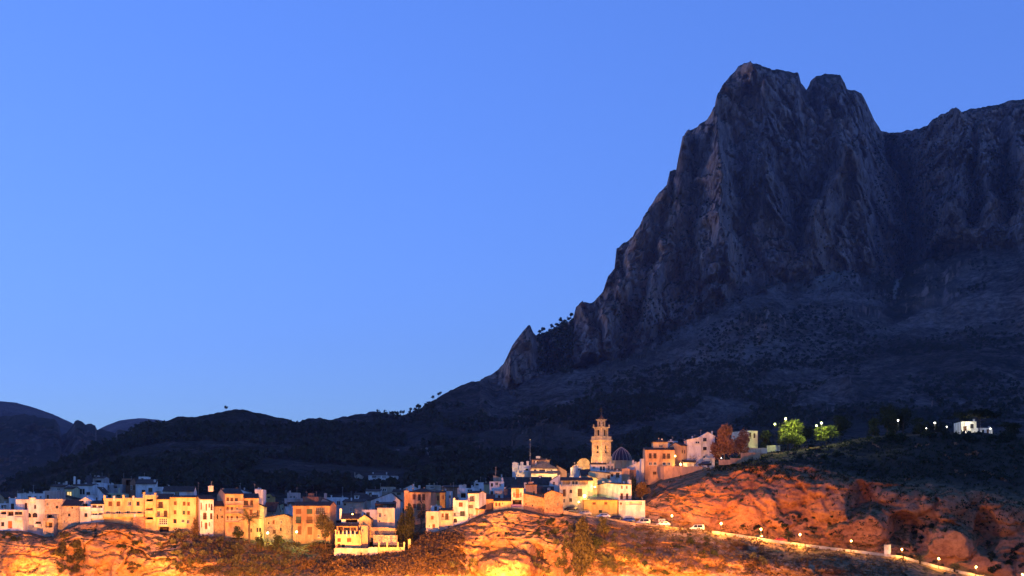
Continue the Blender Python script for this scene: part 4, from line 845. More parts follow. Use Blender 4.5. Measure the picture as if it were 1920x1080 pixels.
# --- around the church
H(Z5, 'tall white block with a stepped roof and a mast', 312, 490, 684, 840, 474, 'white', dep=9, wins=[(438,466,714,732,'w')], chim=[(336,652,50,690,.4),(404,648,30,690,2),(460,640,24,690,2)])
H(Z5, 'small cream annex in front of the tall white block', 346, 488, 748, 840, 467, 'cream', dep=5, wins=[(372,440,798,815,'w')], parapet=.2)
H(Z5, 'floodlit white hall with a hipped pale tile roof', 492, 740, 712, 820, 470, 'cream', 'hip', 2.4, dep=10, tiles='l', wins=[(520,540,720,740,'w'),(570,650,722,736,'w'),(680,700,720,738,'w')], ov=.5)
H(Z5, 'lower lit eave wing in front of the hipped hall', 492, 762, 762, 850, 463, 'cream', 'sf', .9, dep=5, tiles='l', wins=[(560,600,775,800,'w')])
H(Z5, 'small lantern storey above the hipped hall roof', 500, 672, 628, 720, 478, 'orange', 'hip', .7, dep=7, tiles='n', chim=[(560,592,40,620)], wins=[(520,560,640,655,'w')])
H(Z5, 'red tiled wing sloping away beside the hipped hall', 742, 836, 738, 800, 476, 'orange', 'sr', 2.0, dep=7, tiles='n')
H(Z5, 'small white cube house below the church pediment', 878, 982, 704, 800, 458, 'white', dep=6, wins=[(944,971,712,730,'w')])
H(Z5, 'dark roofed house between the white cube and the crenellated house', 975, 1066, 775, 850, 446, 'beige', 'gf', 1.8, dep=8)
H(Z5, 'white house with an air conditioner and a four-pane window below the bell tower', 1071, 1216, 672, 800, 452, 'white', 'gf', .5, dep=6, wins=[(1150,1211,688,736,'w'),(1085,1115,690,712,'c')], frame='framew')
H(Z5, 'white balcony house under the church dome', 1217, 1366, 740, 870, 447, 'white', 'flat', wins=[(1262,1284,760,790,'d'),(1310,1346,752,800,'w'),(1232,1250,690,730,'w')], balc=[(1217,1366,742,'r',.8)])
H(Z5, 'cream upper storey with slim windows under the church dome', 1217, 1292, 664, 760, 455, 'cream', dep=5, wins=[(1232,1252,680,732,'w'),(1262,1284,684,732,'w')])
H(Z5, 'blank orange cube house beside the church dome', 1367, 1444, 712, 860, 450, 'orange', dep=6)
H(Z5, 'brick red low house next to the blank orange cube', 1440, 1506, 724, 800, 453, 'brown', dep=6)
H(Z5, 'white sloping-roofed house behind the brick red house', 1425, 1555, 700, 790, 462, 'white', 'sl', 2.0, dep=7, ov=.1, chim=[(1500,645,20,690)], tiles='w')
H(Z6, 'apricot villa with four balcony windows and a belvedere', 152, 437, 532, 780, 454, 'orange', 'gf', .9, dep=8, wins=[(190,214,564,614,'d'),(234,262,564,614,'d'),(320,348,566,618,'d'),(364,393,566,618,'d'),(188,220,650,679,'w'),(232,264,650,679,'w'),(318,352,650,679,'w'),(364,396,652,679,'w'),(228,262,742,770,'d')], balc=[(184,270,616,'r',.4),(316,398,620,'r',.4)])
H(Z6, 'square belvedere with a tiled cap on the apricot villa', 230, 372, 458, 560, 457, 'beige', 'hip', .9, dep=5, tiles='n', wins=[(285,326,482,510,'a')], sink=1)
H(Z6, 'slim white wing joined to the apricot villa', 113, 152, 618, 790, 457, 'white', dep=5)
H(Z6, 'white gable house with a salmon front behind the villa lamp', 497, 552, 490, 660, 461, 'orange', 'gf', 1.0, rot=35, sx=390, wins=[(505,516,532,566,'w'),(530,540,535,568,'w'),(508,518,626,650,'w')])
H(Z6, 'low white rooftop room with a flat roof behind the villa belvedere', 372, 468, 446, 520, 470, 'white', dep=5, wins=[(385,420,455,478,'w')])
H(Z6, 'blank white wing of the modern house by the reddish tree', 556, 691, 440, 660, 463, 'white', 'sl', 1.0, dep=8, ov=.1, tiles='w', wins=[(635,680,450,470,'w')])
H(Z6, 'modern white gabled house with three stacked windows by the reddish tree', 691, 824, 402, 655, 465, 'white', 'gs', 1.3, dep=9, ov=.15, tiles='w', wins=[(711,746,416,450,'w'),(711,746,503,536,'w'),(711,746,592,612,'w')], ant=[(690,338,400)])
H(Z6, 'low white workshop beside the parked dark car', 524, 642, 652, 705, 455, 'white', 'gf', .6, dep=4, wins=[(560,600,662,700,'g')])
H(Z6, 'small white gatehouse at the end of the curved wall', 717, 822, 612, 695, 456, 'white', dep=3.5, wins=[(830,832,640,660,'w')])
H(Z6, 'white hilltop villa with yellow-lit front and roof parapet', 1146, 1239, 345, 430, 480, 'cream', 'flat', rot=26, sx=985, wins=[(1156,1176,364,408,'d'),(1197,1216,372,418,'d')])
H(ZM(1500,740,4.571), 'white hilltop house half hidden by an umbrella pine', 1382, 1512, 232, 350, 482, 'white', dep=8, wins=[(1400,1430,270,310,'d'),(1460,1490,250,290,'w')])
H(ZM(1500,740,4.571), 'low white wing of the house under the umbrella pine', 1512, 1650, 285, 350, 484, 'white', dep=6, wins=[(1560,1580,300,330,'w'),(1600,1620,296,330,'d')])
_d = mountain.hit(717, 899).y
H(Z3, 'lone white villa with a row of windows on the wooded hillside', 465, 655, 108, 152, _d - 6, 'white', 'hip', 1.6, dep=10, wins=[(500,545,112,134,'c'),(550,585,112,134,'c'),(595,640,114,138,'c')], chim=[(512,78,10,100),(642,78,10,100)], sink=6)
H(Z3, 'single-storey wing of the lone hillside villa', 656, 748, 114, 150, _d - 3, 'white', 'hip', 1.4, dep=9, wins=[(675,700,120,134,'c'),(710,735,120,134,'c')], sink=6)
H(Z3, 'small gabled hut beside the lone hillside villa', 340, 408, 114, 130, _d - 2, 'beige', 'gs', 1.6, dep=8, chim=[(336,80,8,120,1)], sink=6)
# ------------------------------------------------------------------ church
def sq(bm, a, z0, z1, top=None):
    b = a if top is None else top
    v = [bm.verts.new(p) for p in [(-a, -a, z0), (a, -a, z0), (a, a, z0), (-a, a, z0), (-b, -b, z1), (b, -b, z1), (b, b, z1), (-b, b, z1)]]
    for q in ((0, 3, 2, 1), (4, 5, 6, 7), (0, 1, 5, 4), (1, 2, 6, 5), (2, 3, 7, 6), (3, 0, 4, 7)): bm.faces.new([v[i] for i in q])

def four_sided(name, a, z0, z1, holes, mat, parent):
    bm = bmesh.new()
    for k in range(4): panel(bm, Matrix.Rotation(R(90 * k), 4, 'Z') @ Matrix.Translation((-a, -a, 0)), 2 * a, z0, z1, holes)
    quad(bm, [(-a, -a, z1), (a, -a, z1), (a, a, z1), (-a, a, z1)])
    bmesh.ops.remove_doubles(bm, verts=bm.verts, dist=.001)
    return bmesh_obj(name, bm, mat, parent)

def bell_tower():
    D = 500.0; m = FPX / D
    r0 = 872.0; g = P(1127.5, r0, D); z = lambda row: (r0 - row) / m
    t = empty('bell_tower', g, R(45)); tag(t, 'floodlit sandstone bell tower in three shrinking tiers with a cross on top', 'bell tower')
    st = MAT['churchstone']
    a = 2.28
    bm = bmesh.new(); sq(bm, a + .28, -6, z(857.5)); sq(bm, a + .4, z(857.5) + .002, z(856)); bmesh_obj('plinth', bm, st, t)
    zs0, zs1 = z(856) + .002, z(829)
    wz0, wz1 = z(850), z(835.5)
    sh = four_sided('shaft', a, zs0, zs1, [(a - .75, a + .75, wz0, wz1, .8, True)], st, t)
    bm = bmesh.new()
    for sx_ in (-1, 1):
        for sy_ in (-1, 1): box(bm, *sorted((sx_ * (a - .45), sx_ * (a + .1))), *sorted((sy_ * (a - .45), sy_ * (a + .1))), zs0, zs1)
    bmesh_obj('corner_pilaster', bm, st, t)
    for k in range(4):
        M = Matrix.Rotation(R(90 * k), 4, 'Z')
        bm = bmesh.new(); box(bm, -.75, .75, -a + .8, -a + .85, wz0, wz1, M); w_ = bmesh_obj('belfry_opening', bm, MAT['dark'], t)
        bm = bmesh.new(); cyl(bm, 0, -a + .45, wz0 + .7, wz0 + 1.5, .42, .2, 10, M); bmesh_obj('bell', bm, MAT['metal'], w_)
        bm = bmesh.new(); box(bm, -1.05, -.8, -a - .08, -a, wz0 - .15, wz1 + .1, M); box(bm, .8, 1.05, -a - .08, -a, wz0 - .15, wz1 + .1, M); box(bm, -1.2, 1.2, -a - .12, -a, wz1 + .1, wz1 + .3, M); bmesh_obj('opening_surround', bm, st, t)
    bm = bmesh.new(); sq(bm, a + .15, zs1 + .002, z(828)); sq(bm, a + .35, z(828) + .002, z(826.4), a + .6); sq(bm, a + .6, z(826.4) + .002, z(825)); bmesh_obj('cornice', bm, st, t)
    bm = bmesh.new(); sq(bm, a + .2, z(825) + .002, z(819.5)); sq(bm, a + .32, z(819.5) + .002, z(818.6)); bmesh_obj('parapet', bm, st, t)
    b = 1.72; zb0, zb1 = z(818.6) + .002, z(803)
    bl = four_sided('belfry', b, zb0, zb1, [(b - .55, b + .55, zb0 + .25, zb1 - .55, .5, True)], st, t)
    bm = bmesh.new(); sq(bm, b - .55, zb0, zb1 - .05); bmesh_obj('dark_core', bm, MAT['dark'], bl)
    for k in range(4):
        M = Matrix.Rotation(R(90 * k), 4, 'Z'); bm = bmesh.new()
        for u in (-1.15, 1.15): cyl(bm, u, -b - .14, zb0, zb1, .16, .13, 8, M)
        bmesh_obj('column', bm, st, t)
    bm = bmesh.new(); sq(bm, b + .25, zb1 + .002, z(801.8), b + .42); sq(bm, b + .42, z(801.8) + .002, z(801)); bmesh_obj('cornice', bm, st, t)
    for k in range(4):
        bm = bmesh.new(); x, y = (b + .2) * (1 if k in (0, 1) else -1), (b + .2) * (1 if k in (0, 3) else -1)
        z0 = z(801) + .002; cyl(bm, x, y, z0, z0 + .35, .26); cyl(bm, x, y, z0 + .35, z0 + .62, .14, .3); cyl(bm, x, y, z0 + .62, z0 + 1.05, .3, .05); bmesh_obj('pinnacle', bm, st, t)
    e = .98; ze0, ze1 = z(801) + .002, z(788.2)
    ln = four_sided('lantern', e, ze0, ze1, [(e - .36, e + .36, ze0 + .3, ze1 - .4, .35, True)], st, t)
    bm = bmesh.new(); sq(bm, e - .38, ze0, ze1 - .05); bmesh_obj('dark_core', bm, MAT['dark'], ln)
    bm = bmesh.new(); sq(bm, e + .1, ze1 + .002, z(787.4), e + .42); sq(bm, e + .45, z(787.4) + .002, z(786.6)); bmesh_obj('cornice', bm, st, t)
    bm = bmesh.new(); n = 8; zz = [z(786.6) + .002, z(784), z(781), z(778)]; rr = [1.5, .95, .4, .08]
    for k in range(3): cyl(bm, 0, 0, zz[k], zz[k + 1], rr[k], rr[k + 1], n)
    bmesh_obj('cap_roof', bm, MAT['ty'], t)
    bm = bmesh.new(); cyl(bm, 0, 0, z(778), z(776.5), .16, .16); box(bm, -.05, .05, -.05, .05, z(776.5), z(764)); M = Matrix.Rotation(R(-45), 4, 'Z'); box(bm, -.55, .55, -.04, .04, z(768.3), z(767.6), M); box(bm, -.4, .3, -.03, .03, z(772.5), z(771.2), M); bmesh_obj('cross', bm, MAT['iron'], t)
bell_tower()

def church():
    D = 512.0; m = FPX / D; r0 = 880.0; g = P(1165, r0, D); z = lambda row: (r0 - row) / m
    t = empty('church', g); tag(t, 'church with a blue ribbed dome and a curved baroque gable', 'church')
    # drum and dome
    bm = bmesh.new(); cyl(bm, 0, 0, -7, z(865.5), 3.75, n=16); cyl(bm, 0, 0, z(865.5) + .002, z(864), 4.05, n=16); bmesh_obj('drum', bm, MAT['beige'], t)
    prof = [(864, 3.85), (860, 3.72), (855, 3.38), (850, 2.86), (846, 2.2), (842.5, 1.4), (840, .7), (838.6, .2)]
    bm = bmesh.new(); n = 32; rings = []
    for row, r in prof: rings.append([bm.verts.new((r * math.cos(2 * math.pi * i / n), r * math.sin(2 * math.pi * i / n), z(row) + .004)) for i in range(n)])
    for a_, b_ in zip(rings[:-1], rings[1:]):
        for i in range(n): bm.faces.new((a_[i], a_[(i + 1) % n], b_[(i + 1) % n], b_[i]))
    tt = NT('blue_glazed_tiles', .55, .25); tt.color(tt.mix(tt.noise(tt.pos(), 2.0, 4), (.008, .009, .03), (.02, .02, .055)))
    dome = bmesh_obj('dome', bm, tt.m, t, smooth=True)
    for k in range(16):
        bm = bmesh.new(); M = Matrix.Rotation(2 * math.pi * k / 16 + .1, 4, 'Z')
        for (ra, a_), (rb, b_) in zip(prof[:-1], prof[1:]):
            v = [M @ Vector(p) for p in [(a_ + .09, -.035, z(ra)), (a_ + .09, .035, z(ra)), (b_ + .09, .035, z(rb) + .03), (b_ + .09, -.035, z(rb) + .03)]]
            w = [M @ Vector(p) for p in [(a_ - .05, -.035, z(ra)), (a_ - .05, .035, z(ra)), (b_ - .05, .035, z(rb)), (b_ - .05, -.035, z(rb))]]
            quad(bm, v); quad(bm, [v[1], w[1], w[2], v[2]]); quad(bm, [v[0], v[3], w[3], w[0]])
        bmesh_obj('rib', bm, MAT['grey'], dome)
    bm = bmesh.new(); cyl(bm, 0, 0, z(838.6), z(836.5), .22, .1); box(bm, -.04, .04, -.04, .04, z(836.5), z(832.5)); box(bm, -.3, .3, -.03, .03, z(834.2), z(833.7)); bmesh_obj('finial', bm, MAT['iron'], dome)
    # nave
    nx0 = (1082 - 1165) / m; nx1 = (1160 - 1165) / m
    bm = bmesh.new(); box(bm, nx0, nx1, -4, 6, -7, z(882)); bmesh_obj('nave', bm, MAT['cream'], t)
    bm = bmesh.new(); prism(bm, [(nx0 - .2, -4.3, z(882) + .2), (nx1 + .2, -4.3, z(882) + .2), (nx1 + .2, 1, z(873)), (nx0 - .2, 1, z(873))], .16); prism(bm, [(nx1 + .2, 6.3, z(882) + .2), (nx0 - .2, 6.3, z(882) + .2), (nx0 - .2, 1, z(873)), (nx1 + .2, 1, z(873))], .16); bmesh_obj('nave_roof', bm, MAT['tx'], t)
    # curved gable of the front
    out = [(1071.5, 900), (1071.5, 875.5), (1074, 874.5), (1078, 873.5), (1081, 871), (1083, 867.5), (1086, 864), (1089.5, 861.8), (1092.5, 861.2), (1096, 861.6), (1099.5, 863.4), (1102, 866.5), (1104, 869.5), (1106.5, 870.6), (1109, 871), (1109, 900)]
    pts = [((x - 1165) / m, (r0 - y) / m) for x, y in out]
    bm = bmesh.new(); f = [bm.verts.new((x, -6.4, zz)) for x, zz in pts]; b = [bm.verts.new((x, -5.6, zz)) for x, zz in pts]
    bm.faces.new(f[::-1]); bm.faces.new(b)
    for i in range(len(pts) - 1): bm.faces.new((f[i], f[i + 1], b[i + 1], b[i]))
    bmesh.ops.recalc_face_normals(bm, faces=bm.faces); ga = bmesh_obj('gable_front', bm, MAT['churchstone'], t)
    bm = bmesh.new()
    for (x, zz), (x2, z2) in zip(pts[1:-2], pts[2:-1]):
        d = Vector((x2 - x, 0, z2 - zz)); n_ = Vector((-d.z, 0, d.x)).normalized() * .14
        A, B = Vector((x, 0, zz)), Vector((x2, 0, z2))
        for y0, y1 in ((-6.55, -5.45),): quad(bm, [A + Vector((0, y0, 0)) + n_, B + Vector((0, y0, 0)) + n_, B + Vector((0, y1, 0)) + n_, A + Vector((0, y1, 0)) + n_]); quad(bm, [A + Vector((0, y0, 0)) - n_ * .2, B + Vector((0, y0, 0)) - n_ * .2, B + Vector((0, y0, 0)) + n_, A + Vector((0, y0, 0)) + n_])
    bmesh_obj('gable_coping', bm, MAT['churchstone'], ga)
church()

# ------------------------------------------------------------------ walls, road, small works
def wall_run(name, label, cat, pts, mat, thick=.5, step=4.0):
    """pts: (px, top row, bottom row, D) ; a wall of real thickness"""
    root = None; bm = bmesh.new(); px = [p[0] for p in pts]; n = max(2, int((px[-1] - px[0]) / step)); prev = None; o0 = P(pts[0][0], pts[0][2], pts[0][3])
    rr = random.Random(len(label))
    for k in range(n + 1):
        x = px[0] + (px[-1] - px[0]) * k / n; tr, br, D = [float(np.interp(x, px, [p[j] for p in pts])) for j in (1, 2, 3)]
        j = rr.uniform(-.06, .06)
        a, b = P(x, br, D), P(x, tr, D); b.x = a.x; b.z += j
        q = [a, b, b + Vector((0, thick, 0)), a + Vector((0, thick, 0))]; v = [bm.verts.new(p - o0) for p in q]
        if prev:
            for i in range(4): bm.faces.new((prev[i], prev[(i + 1) % 4], v[(i + 1) % 4], v[i]))
        else: bm.faces.new(v)
        prev = v
    bm.faces.new(prev[::-1]); bmesh.ops.recalc_face_normals(bm, faces=bm.faces)
    o = bmesh_obj(name, bm, mat, None, o0); tag(o, label, cat); return o

def edgeD(px): return float(interp(np.array([float(px)]), D_EDGE, 4)[0])
def edgeZ(px): return rz(float(interp(np.array([float(px)]), EDGE, 3)[0]), edgeD(px))
def edgeRow(px, dz=0.0, dD=0.0):
    D = edgeD(px) + dD; return HZ - FPX * (edgeZ(px) + dz) / D

def make_road():
    t = NT('worn_asphalt', .9, .2); a = t.noise(t.pos(), .8, 5, .6); t.color(t.mix(a, (.055, .05, .045), (.10, .09, .075))); t.bump(t.noise(t.pos(), 8, 3), .3, .03)
    xs = np.arange(1062, 2100, 6.0); V, F = [], []
    for i, x in enumerate(xs):
        for dD in (.7, 7.6):
            D = edgeD(x) + dD; V.append(((x - 960) / FPX * D, D, edgeZ(x) + .03))
        if i: k = 2 * i; F.append((k - 2, k, k + 1, k - 1))
    me = mesh_np('road', V, F); o = obj('road', me, t.m); tag(o, kind='structure')
    # edge line
    V, F = [], []
    for i, x in enumerate(xs):
        for dD in (7.0, 7.12):
            D = edgeD(x) + dD; V.append(((x - 960) / FPX * D, D, edgeZ(x) + .036))
        if i: k = 2 * i; F.append((k - 2, k, k + 1, k - 1))
    o2 = obj('edge_line', mesh_np('edge_line', V, F), NT('road_paint', .7).color((.6, .6, .57)), o)
make_road()
wall_run('parapet_wall', 'long low lit parapet wall along the downhill road below the street lamps', 'parapet', [(x, edgeRow(x, .75), edgeRow(x, -.6), edgeD(x) + .1) for x in range(1335, 1945, 15)], MAT['cream'], .35, 6)
wall_run('parapet_wall', 'short kerb wall beside the parked cars at the top of the road', 'parapet', [(x, edgeRow(x, .35), edgeRow(x, -.6), edgeD(x) + .1) for x in range(1062, 1336, 15)], MAT['stone'], .35, 6)
wall_run('retaining_wall', 'rough stone retaining wall propping the road below the mustard warehouse', 'wall', [(1056, 957, 975, 401.3), (1080, 962, 1000, 401.4), (1110, 968, 1000, 402), (1140, 972, 992, 402.5), (1170, 977, 987, 403), (1192, 981, 988, 403)], MAT['stone'], 1.2)
wall_run('retaining_wall', 'curved apricot retaining wall around the villa terrace', 'wall', [(1232.5, 876, 886, 452), (1234.5, 875.5, 895, 447), (1238, 875, 898, 444), (1245, 874.5, 899.5, 442), (1260, 874.3, 896, 441), (1280, 874.2, 891, 442), (1300, 874.4, 885, 445), (1324, 875, 879, 449)], MAT['orange'], .5, 2)
wall_run('terrace_wall', 'lowest step of the apricot garden walls under the reddish tree', 'wall', [(1348, 862, 872, 447), (1369, 862, 871, 449)], MAT['orange'])
wall_run('terrace_wall', 'middle step of the apricot garden walls under the reddish tree', 'wall', [(1369.3, 859.2, 870, 451), (1389, 859.2, 868, 453)], MAT['orange'])
wall_run('terrace_wall', 'topmost and longest step of the apricot garden walls', 'wall', [(1389.3, 849, 867, 454), (1408, 848.7, 864, 456), (1426, 848.5, 860, 458)], MAT['orange'])
wall_run('terrace_wall', 'grey block wall below the hilltop villa garden', 'wall', [(1386, 839.5, 851, 466), (1438, 840, 850, 468)], MAT['grey'])
wall_run('terrace_wall', 'upper grey wall beside the lit park trees', 'wall', [(1438, 835, 848, 472), (1463, 835, 845, 474)], MAT['grey'])
wall_run('garden_wall', 'long cracked stone garden wall above the yellow terrace house', 'wall', [(694.5, 989, 1008, 404), (730, 988.5, 1008, 404), (731, 990, 1008, 404), (748, 991, 1008, 404)], MAT['stone'])
wall_run('garden_wall', 'pale stone yard wall below the dark cypress pair', 'wall', [(700, 1003, 1022, 399), (745, 1004, 1022, 399)], MAT['stonecream'])
def railed_wall():
    t = empty('garden_wall', P(709, 1034, 392.5)); tag(t, 'cream garden wall with four pillars and iron rails at the lower edge of the village', 'wall')
    m = FPX / 392.5; L = 50 / m
    bm = bmesh.new(); box(bm, 0, L, 0, .35, -2.5, 1.15); bmesh_obj('wall', bm, MAT['yellow'], t)
    for u in (0, 15.5 / m, 35.5 / m, L - .38):
        bm = bmesh.new(); box(bm, u, u + .4, -.03, .38, 1.152, 2.5); box(bm, u - .05, u + .45, -.08, .43, 2.502, 2.6); bmesh_obj('pillar', bm, MAT['yellow'], t)
    for a, b in ((.4, 15.5 / m), (15.5 / m + .4, 35.5 / m), (35.5 / m + .4, L - .38)):
        bm = bmesh.new(); box(bm, a + .002, b - .002, .15, .2, 2.2, 2.26); n = int((b - a) / .2)
        for k in range(1, n): box(bm, a + (b - a) * k / n, a + (b - a) * k / n + .035, .155, .195, 1.152, 2.2)
        bmesh_obj('railing', bm, MAT['iron'], t)
railed_wall()
wall_run('garden_wall', 'low whitewashed wall in front of the yellow terrace house', 'wall', [(626.5, 1027.5, 1042, 392.6), (660, 1028, 1042, 392.6), (690, 1028.5, 1042, 392.6), (693, 1026, 1042, 392.6), (708.5, 1026, 1042, 392.6)], MAT['cream'], .35)
wall_run('garden_wall', 'single cream gate pier standing past the railed garden wall', 'wall', [(765, 1011, 1036, 394), (770, 1011, 1036, 394)], MAT['yellow'], .6)
wall_run('retaining_wall', 'bright yellow concrete wedge wall on the scrub slope below the road', 'wall', [(1413, 1030.5, 1034, 391), (1430, 1031.5, 1046, 390.5), (1439, 1031.7, 1054, 390.5), (1450, 1031.8, 1048, 390.6), (1466, 1031, 1034, 391)], MAT['ochre'], .6, 3)

def sign_board():
    D = edgeD(1241) + 7.9; g = Vector(((1241 - 960) / FPX * D, D, edgeZ(1241))); t = empty('information_board', g); tag(t, 'white information board on two posts at the foot of the red cliff', 'sign')
    bm = bmesh.new(); box(bm, -1.0, 1.0, -.04, .04, 1.25, 2.25); bmesh_obj('board', bm, MAT['coping'], t)
    for x in (-.8, .8):
        bm = bmesh.new(); box(bm, x - .05, x + .05, .045, .14, -.4, 2.2); bmesh_obj('post', bm, MAT['frameb'], t)
    bm = bmesh.new(); box(bm, -.55, -.25, -.055, -.042, 1.5, 1.85); box(bm, .25, .5, -.055, -.042, 1.55, 1.95); bmesh_obj('printed_map', bm, MAT['brick'], t)
sign_board()
def hut():
    D = edgeD(1664) + 1.5; g = P(1664, 1034, D); t = empty('meter_hut', g, R(-18)); tag(t, 'tiny bluish white utility hut beside the road lamp', 'hut')
    bm = bmesh.new(); panel(bm, Matrix.Translation((-.85, -.8, 0)), 1.7, -1, 1.75, [(.65, 1.15, .5, 1.2, .12, False)]); box(bm, -.85, .85, -.66, .8, -1, 1.75); bmesh_obj('wall', bm, MAT['white'], t)
    bm = bmesh.new(); box(bm, -.95, .95, -.9, .9, 1.752, 1.86); bmesh_obj('roof', bm, MAT['coping'], t)
    bm = bmesh.new(); box(bm, -.2, .3, -.695, -.672, .5, 1.2); bmesh_obj('hatch', bm, MAT['cream'], t)
hut()
def mast():
    g = P(994, 880, 466); o = bmesh.new(); cyl(o, 0, 0, -2, 9.6, .07, .04, 8); t = empty('mast', g); tag(t, 'tall thin mast with a small lamp beside the hipped hall', 'mast')
    bmesh_obj('pole', o, MAT['metal'], t); bm = bmesh.new(); bmesh.ops.create_icosphere(bm, subdivisions=1, radius=.14, matrix=Matrix.Translation((0, 0, 9.72))); bmesh_obj('lamp', bm, MAT['lit'], t)
mast()
# ------------------------------------------------------------------ cars
CARPAINT = {k: NT(k + '_car_paint', .3, .5).color(c) for k, c in {'white': (.72, .72, .7), 'silver': (.45, .46, .48), 'black': (.02, .02, .024), 'blue': (.02, .06, .3), 'red': (.35, .03, .02), 'cream': (.7, .6, .4)}.items()}
M_TYRE = NT('tyre_rubber', .9, .1).color((.015, .015, .015)); M_LENS = NT('headlamp_lens', .15, .6).color((.6, .6, .6)); M_TAIL = NT('tail_lamp_lens', .3, .5).color((.3, .01, .01))
def car(label, px, row, paint, kind='hatch', D=None, rz_=None, z=None, group='cars parked along the road'):
    if D is None: D = edgeD(px) + 3.0
    if z is None: z = edgeZ(px) + .03
    if rz_ is None:
        a, b = P(px - 20, 0, edgeD(px - 20)), P(px + 20, 0, edgeD(px + 20)); rz_ = math.atan2(b.y - a.y, b.x - a.x)
    t = empty('parked_car', Vector(((px - 960) / FPX * D, D, z)), rz_); tag(t, label, 'car', group)
    prof = {'hatch': [(-2.0, .35), (-2.05, .8), (-1.45, .95), (-.75, 1.42), (.9, 1.45), (1.7, 1.0), (1.95, .85), (1.95, .35)], 'van': [(-2.1, .35), (-2.15, .85), (-1.55, 1.0), (-.85, 1.75), (1.9, 1.8), (2.05, 1.2), (2.05, .35)], 'suv': [(-2.1, .45), (-2.15, 1.0), (-1.2, 1.12), (-.6, 1.75), (1.6, 1.8), (2.0, 1.2), (2.05, .45)]}[kind]
    W = .85; bm = bmesh.new(); f = []; 
    for y, ins in ((-W, 0), (W, 0)):
        f.append([bm.verts.new((x, y * (.86 if zz > 1.15 else 1.0), zz)) for x, zz in prof])
    bm.faces.new(f[0]); bm.faces.new(f[1][::-1]); n = len(prof)
    for i in range(n): bm.faces.new((f[0][i], f[1][i], f[1][(i + 1) % n], f[0][(i + 1) % n]))
    bmesh.ops.recalc_face_normals(bm, faces=bm.faces); bmesh.ops.bevel(bm, geom=[e for e in bm.edges], offset=.06, segments=2, affect='EDGES'); bmesh_obj('body', bm, CARPAINT[paint], t, smooth=True)
    hi = prof[4][1]; lo = 1.02
    for sgn in (-1, 1):
        for x0, x1 in ((-.72, .05), (.15, 1.15 if kind == 'hatch' else 1.6)):
            bm = bmesh.new(); y0 = sgn * (W + .012); y1 = sgn * (W * .86 + .035)
            v = [(x0 - .28 if x0 < 0 else x0, y0, lo), (x1, y0, lo), (x1 - (.0 if x0 < 0 else .15), y1, hi - .12), (x0, y1, hi - .12)]
            quad(bm, v); quad(bm, [(p[0], p[1] - sgn * .06, p[2]) for p in v][::-1]); bmesh_obj('side_window', bm, MAT['glass'], t)
    bm = bmesh.new(); x0, z0 = prof[2]; x1, z1 = prof[3]; quad(bm, [(x0 + .06, -.68, z0 + .1), (x0 + .06, .68, z0 + .1), (x1 - .06, .62, z1 - .03), (x1 - .06, -.62, z1 - .03)]); quad(bm, [(x0 - .03, -.68, z0 + .1), (x0 - .03, .68, z0 + .1), (x1 - .15, .62, z1 - .03), (x1 - .15, -.62, z1 - .03)]); bmesh_obj('windscreen', bm, MAT['glass'], t)
    for x in (-1.3, 1.25):
        for sgn in (-1, 1):
            bm = bmesh.new(); M = Matrix.Translation((x, sgn * .8, .32)) @ Matrix.Rotation(R(90), 4, 'X'); cyl(bm, 0, 0, -.11, .11, .32, n=14, M=M); w = bmesh_obj('wheel', bm, M_TYRE, t)
            bm = bmesh.new(); cyl(bm, 0, 0, -.125, .125, .19, n=10, M=M); bmesh_obj('rim', bm, MAT['metal'], w)
    for sgn in (-.6, .6):
        bm = bmesh.new(); box(bm, prof[1][0] - .02, prof[1][0] + .1, sgn - .14, sgn + .14, prof[1][1] - .2, prof[1][1] - .05); bmesh_obj('headlight', bm, M_LENS, t)
        bm = bmesh.new(); box(bm, prof[-2][0] - .1, prof[-2][0] + .03, sgn - .1, sgn + .1, prof[-2][1] - .25, prof[-2][1] - .05); bmesh_obj('tail_light', bm, M_TAIL, t)
car('cream hatchback under the bright street lamp by the warehouse', 1096, 960, 'cream')
car('white hatchback parked along the mustard warehouse wall', 1131, 966, 'white')
car('black hatchback parked between a white and a blue car', 1154, 971, 'black')
car('blue hatchback parked between a black and a silver car', 1178, 974, 'blue')
car('silver estate car parked below the carport terrace', 1206, 979, 'silver', 'van')
car('white hatchback parked in front of the information board', 1244, 985, 'white')
car('small white van alone on the road at the foot of the red cliff', 1307, 992, 'white', 'van')
car('black saloon half hidden behind the parapet wall beside a lamp', 1422, 1011, 'black')
car('red hatchback half hidden behind the parapet wall', 1462, 1017, 'red')
car('dark off-road car parked on the villa terrace by the gatehouse', 1321.5, 870, 'black', 'suv', 450, R(4), rz(875.2, 450), None)
car('dark car in front of the crenellated house garage', 1071, 955, 'black', 'hatch', 409.5, R(-4), rz(958.5, 409.5), None)
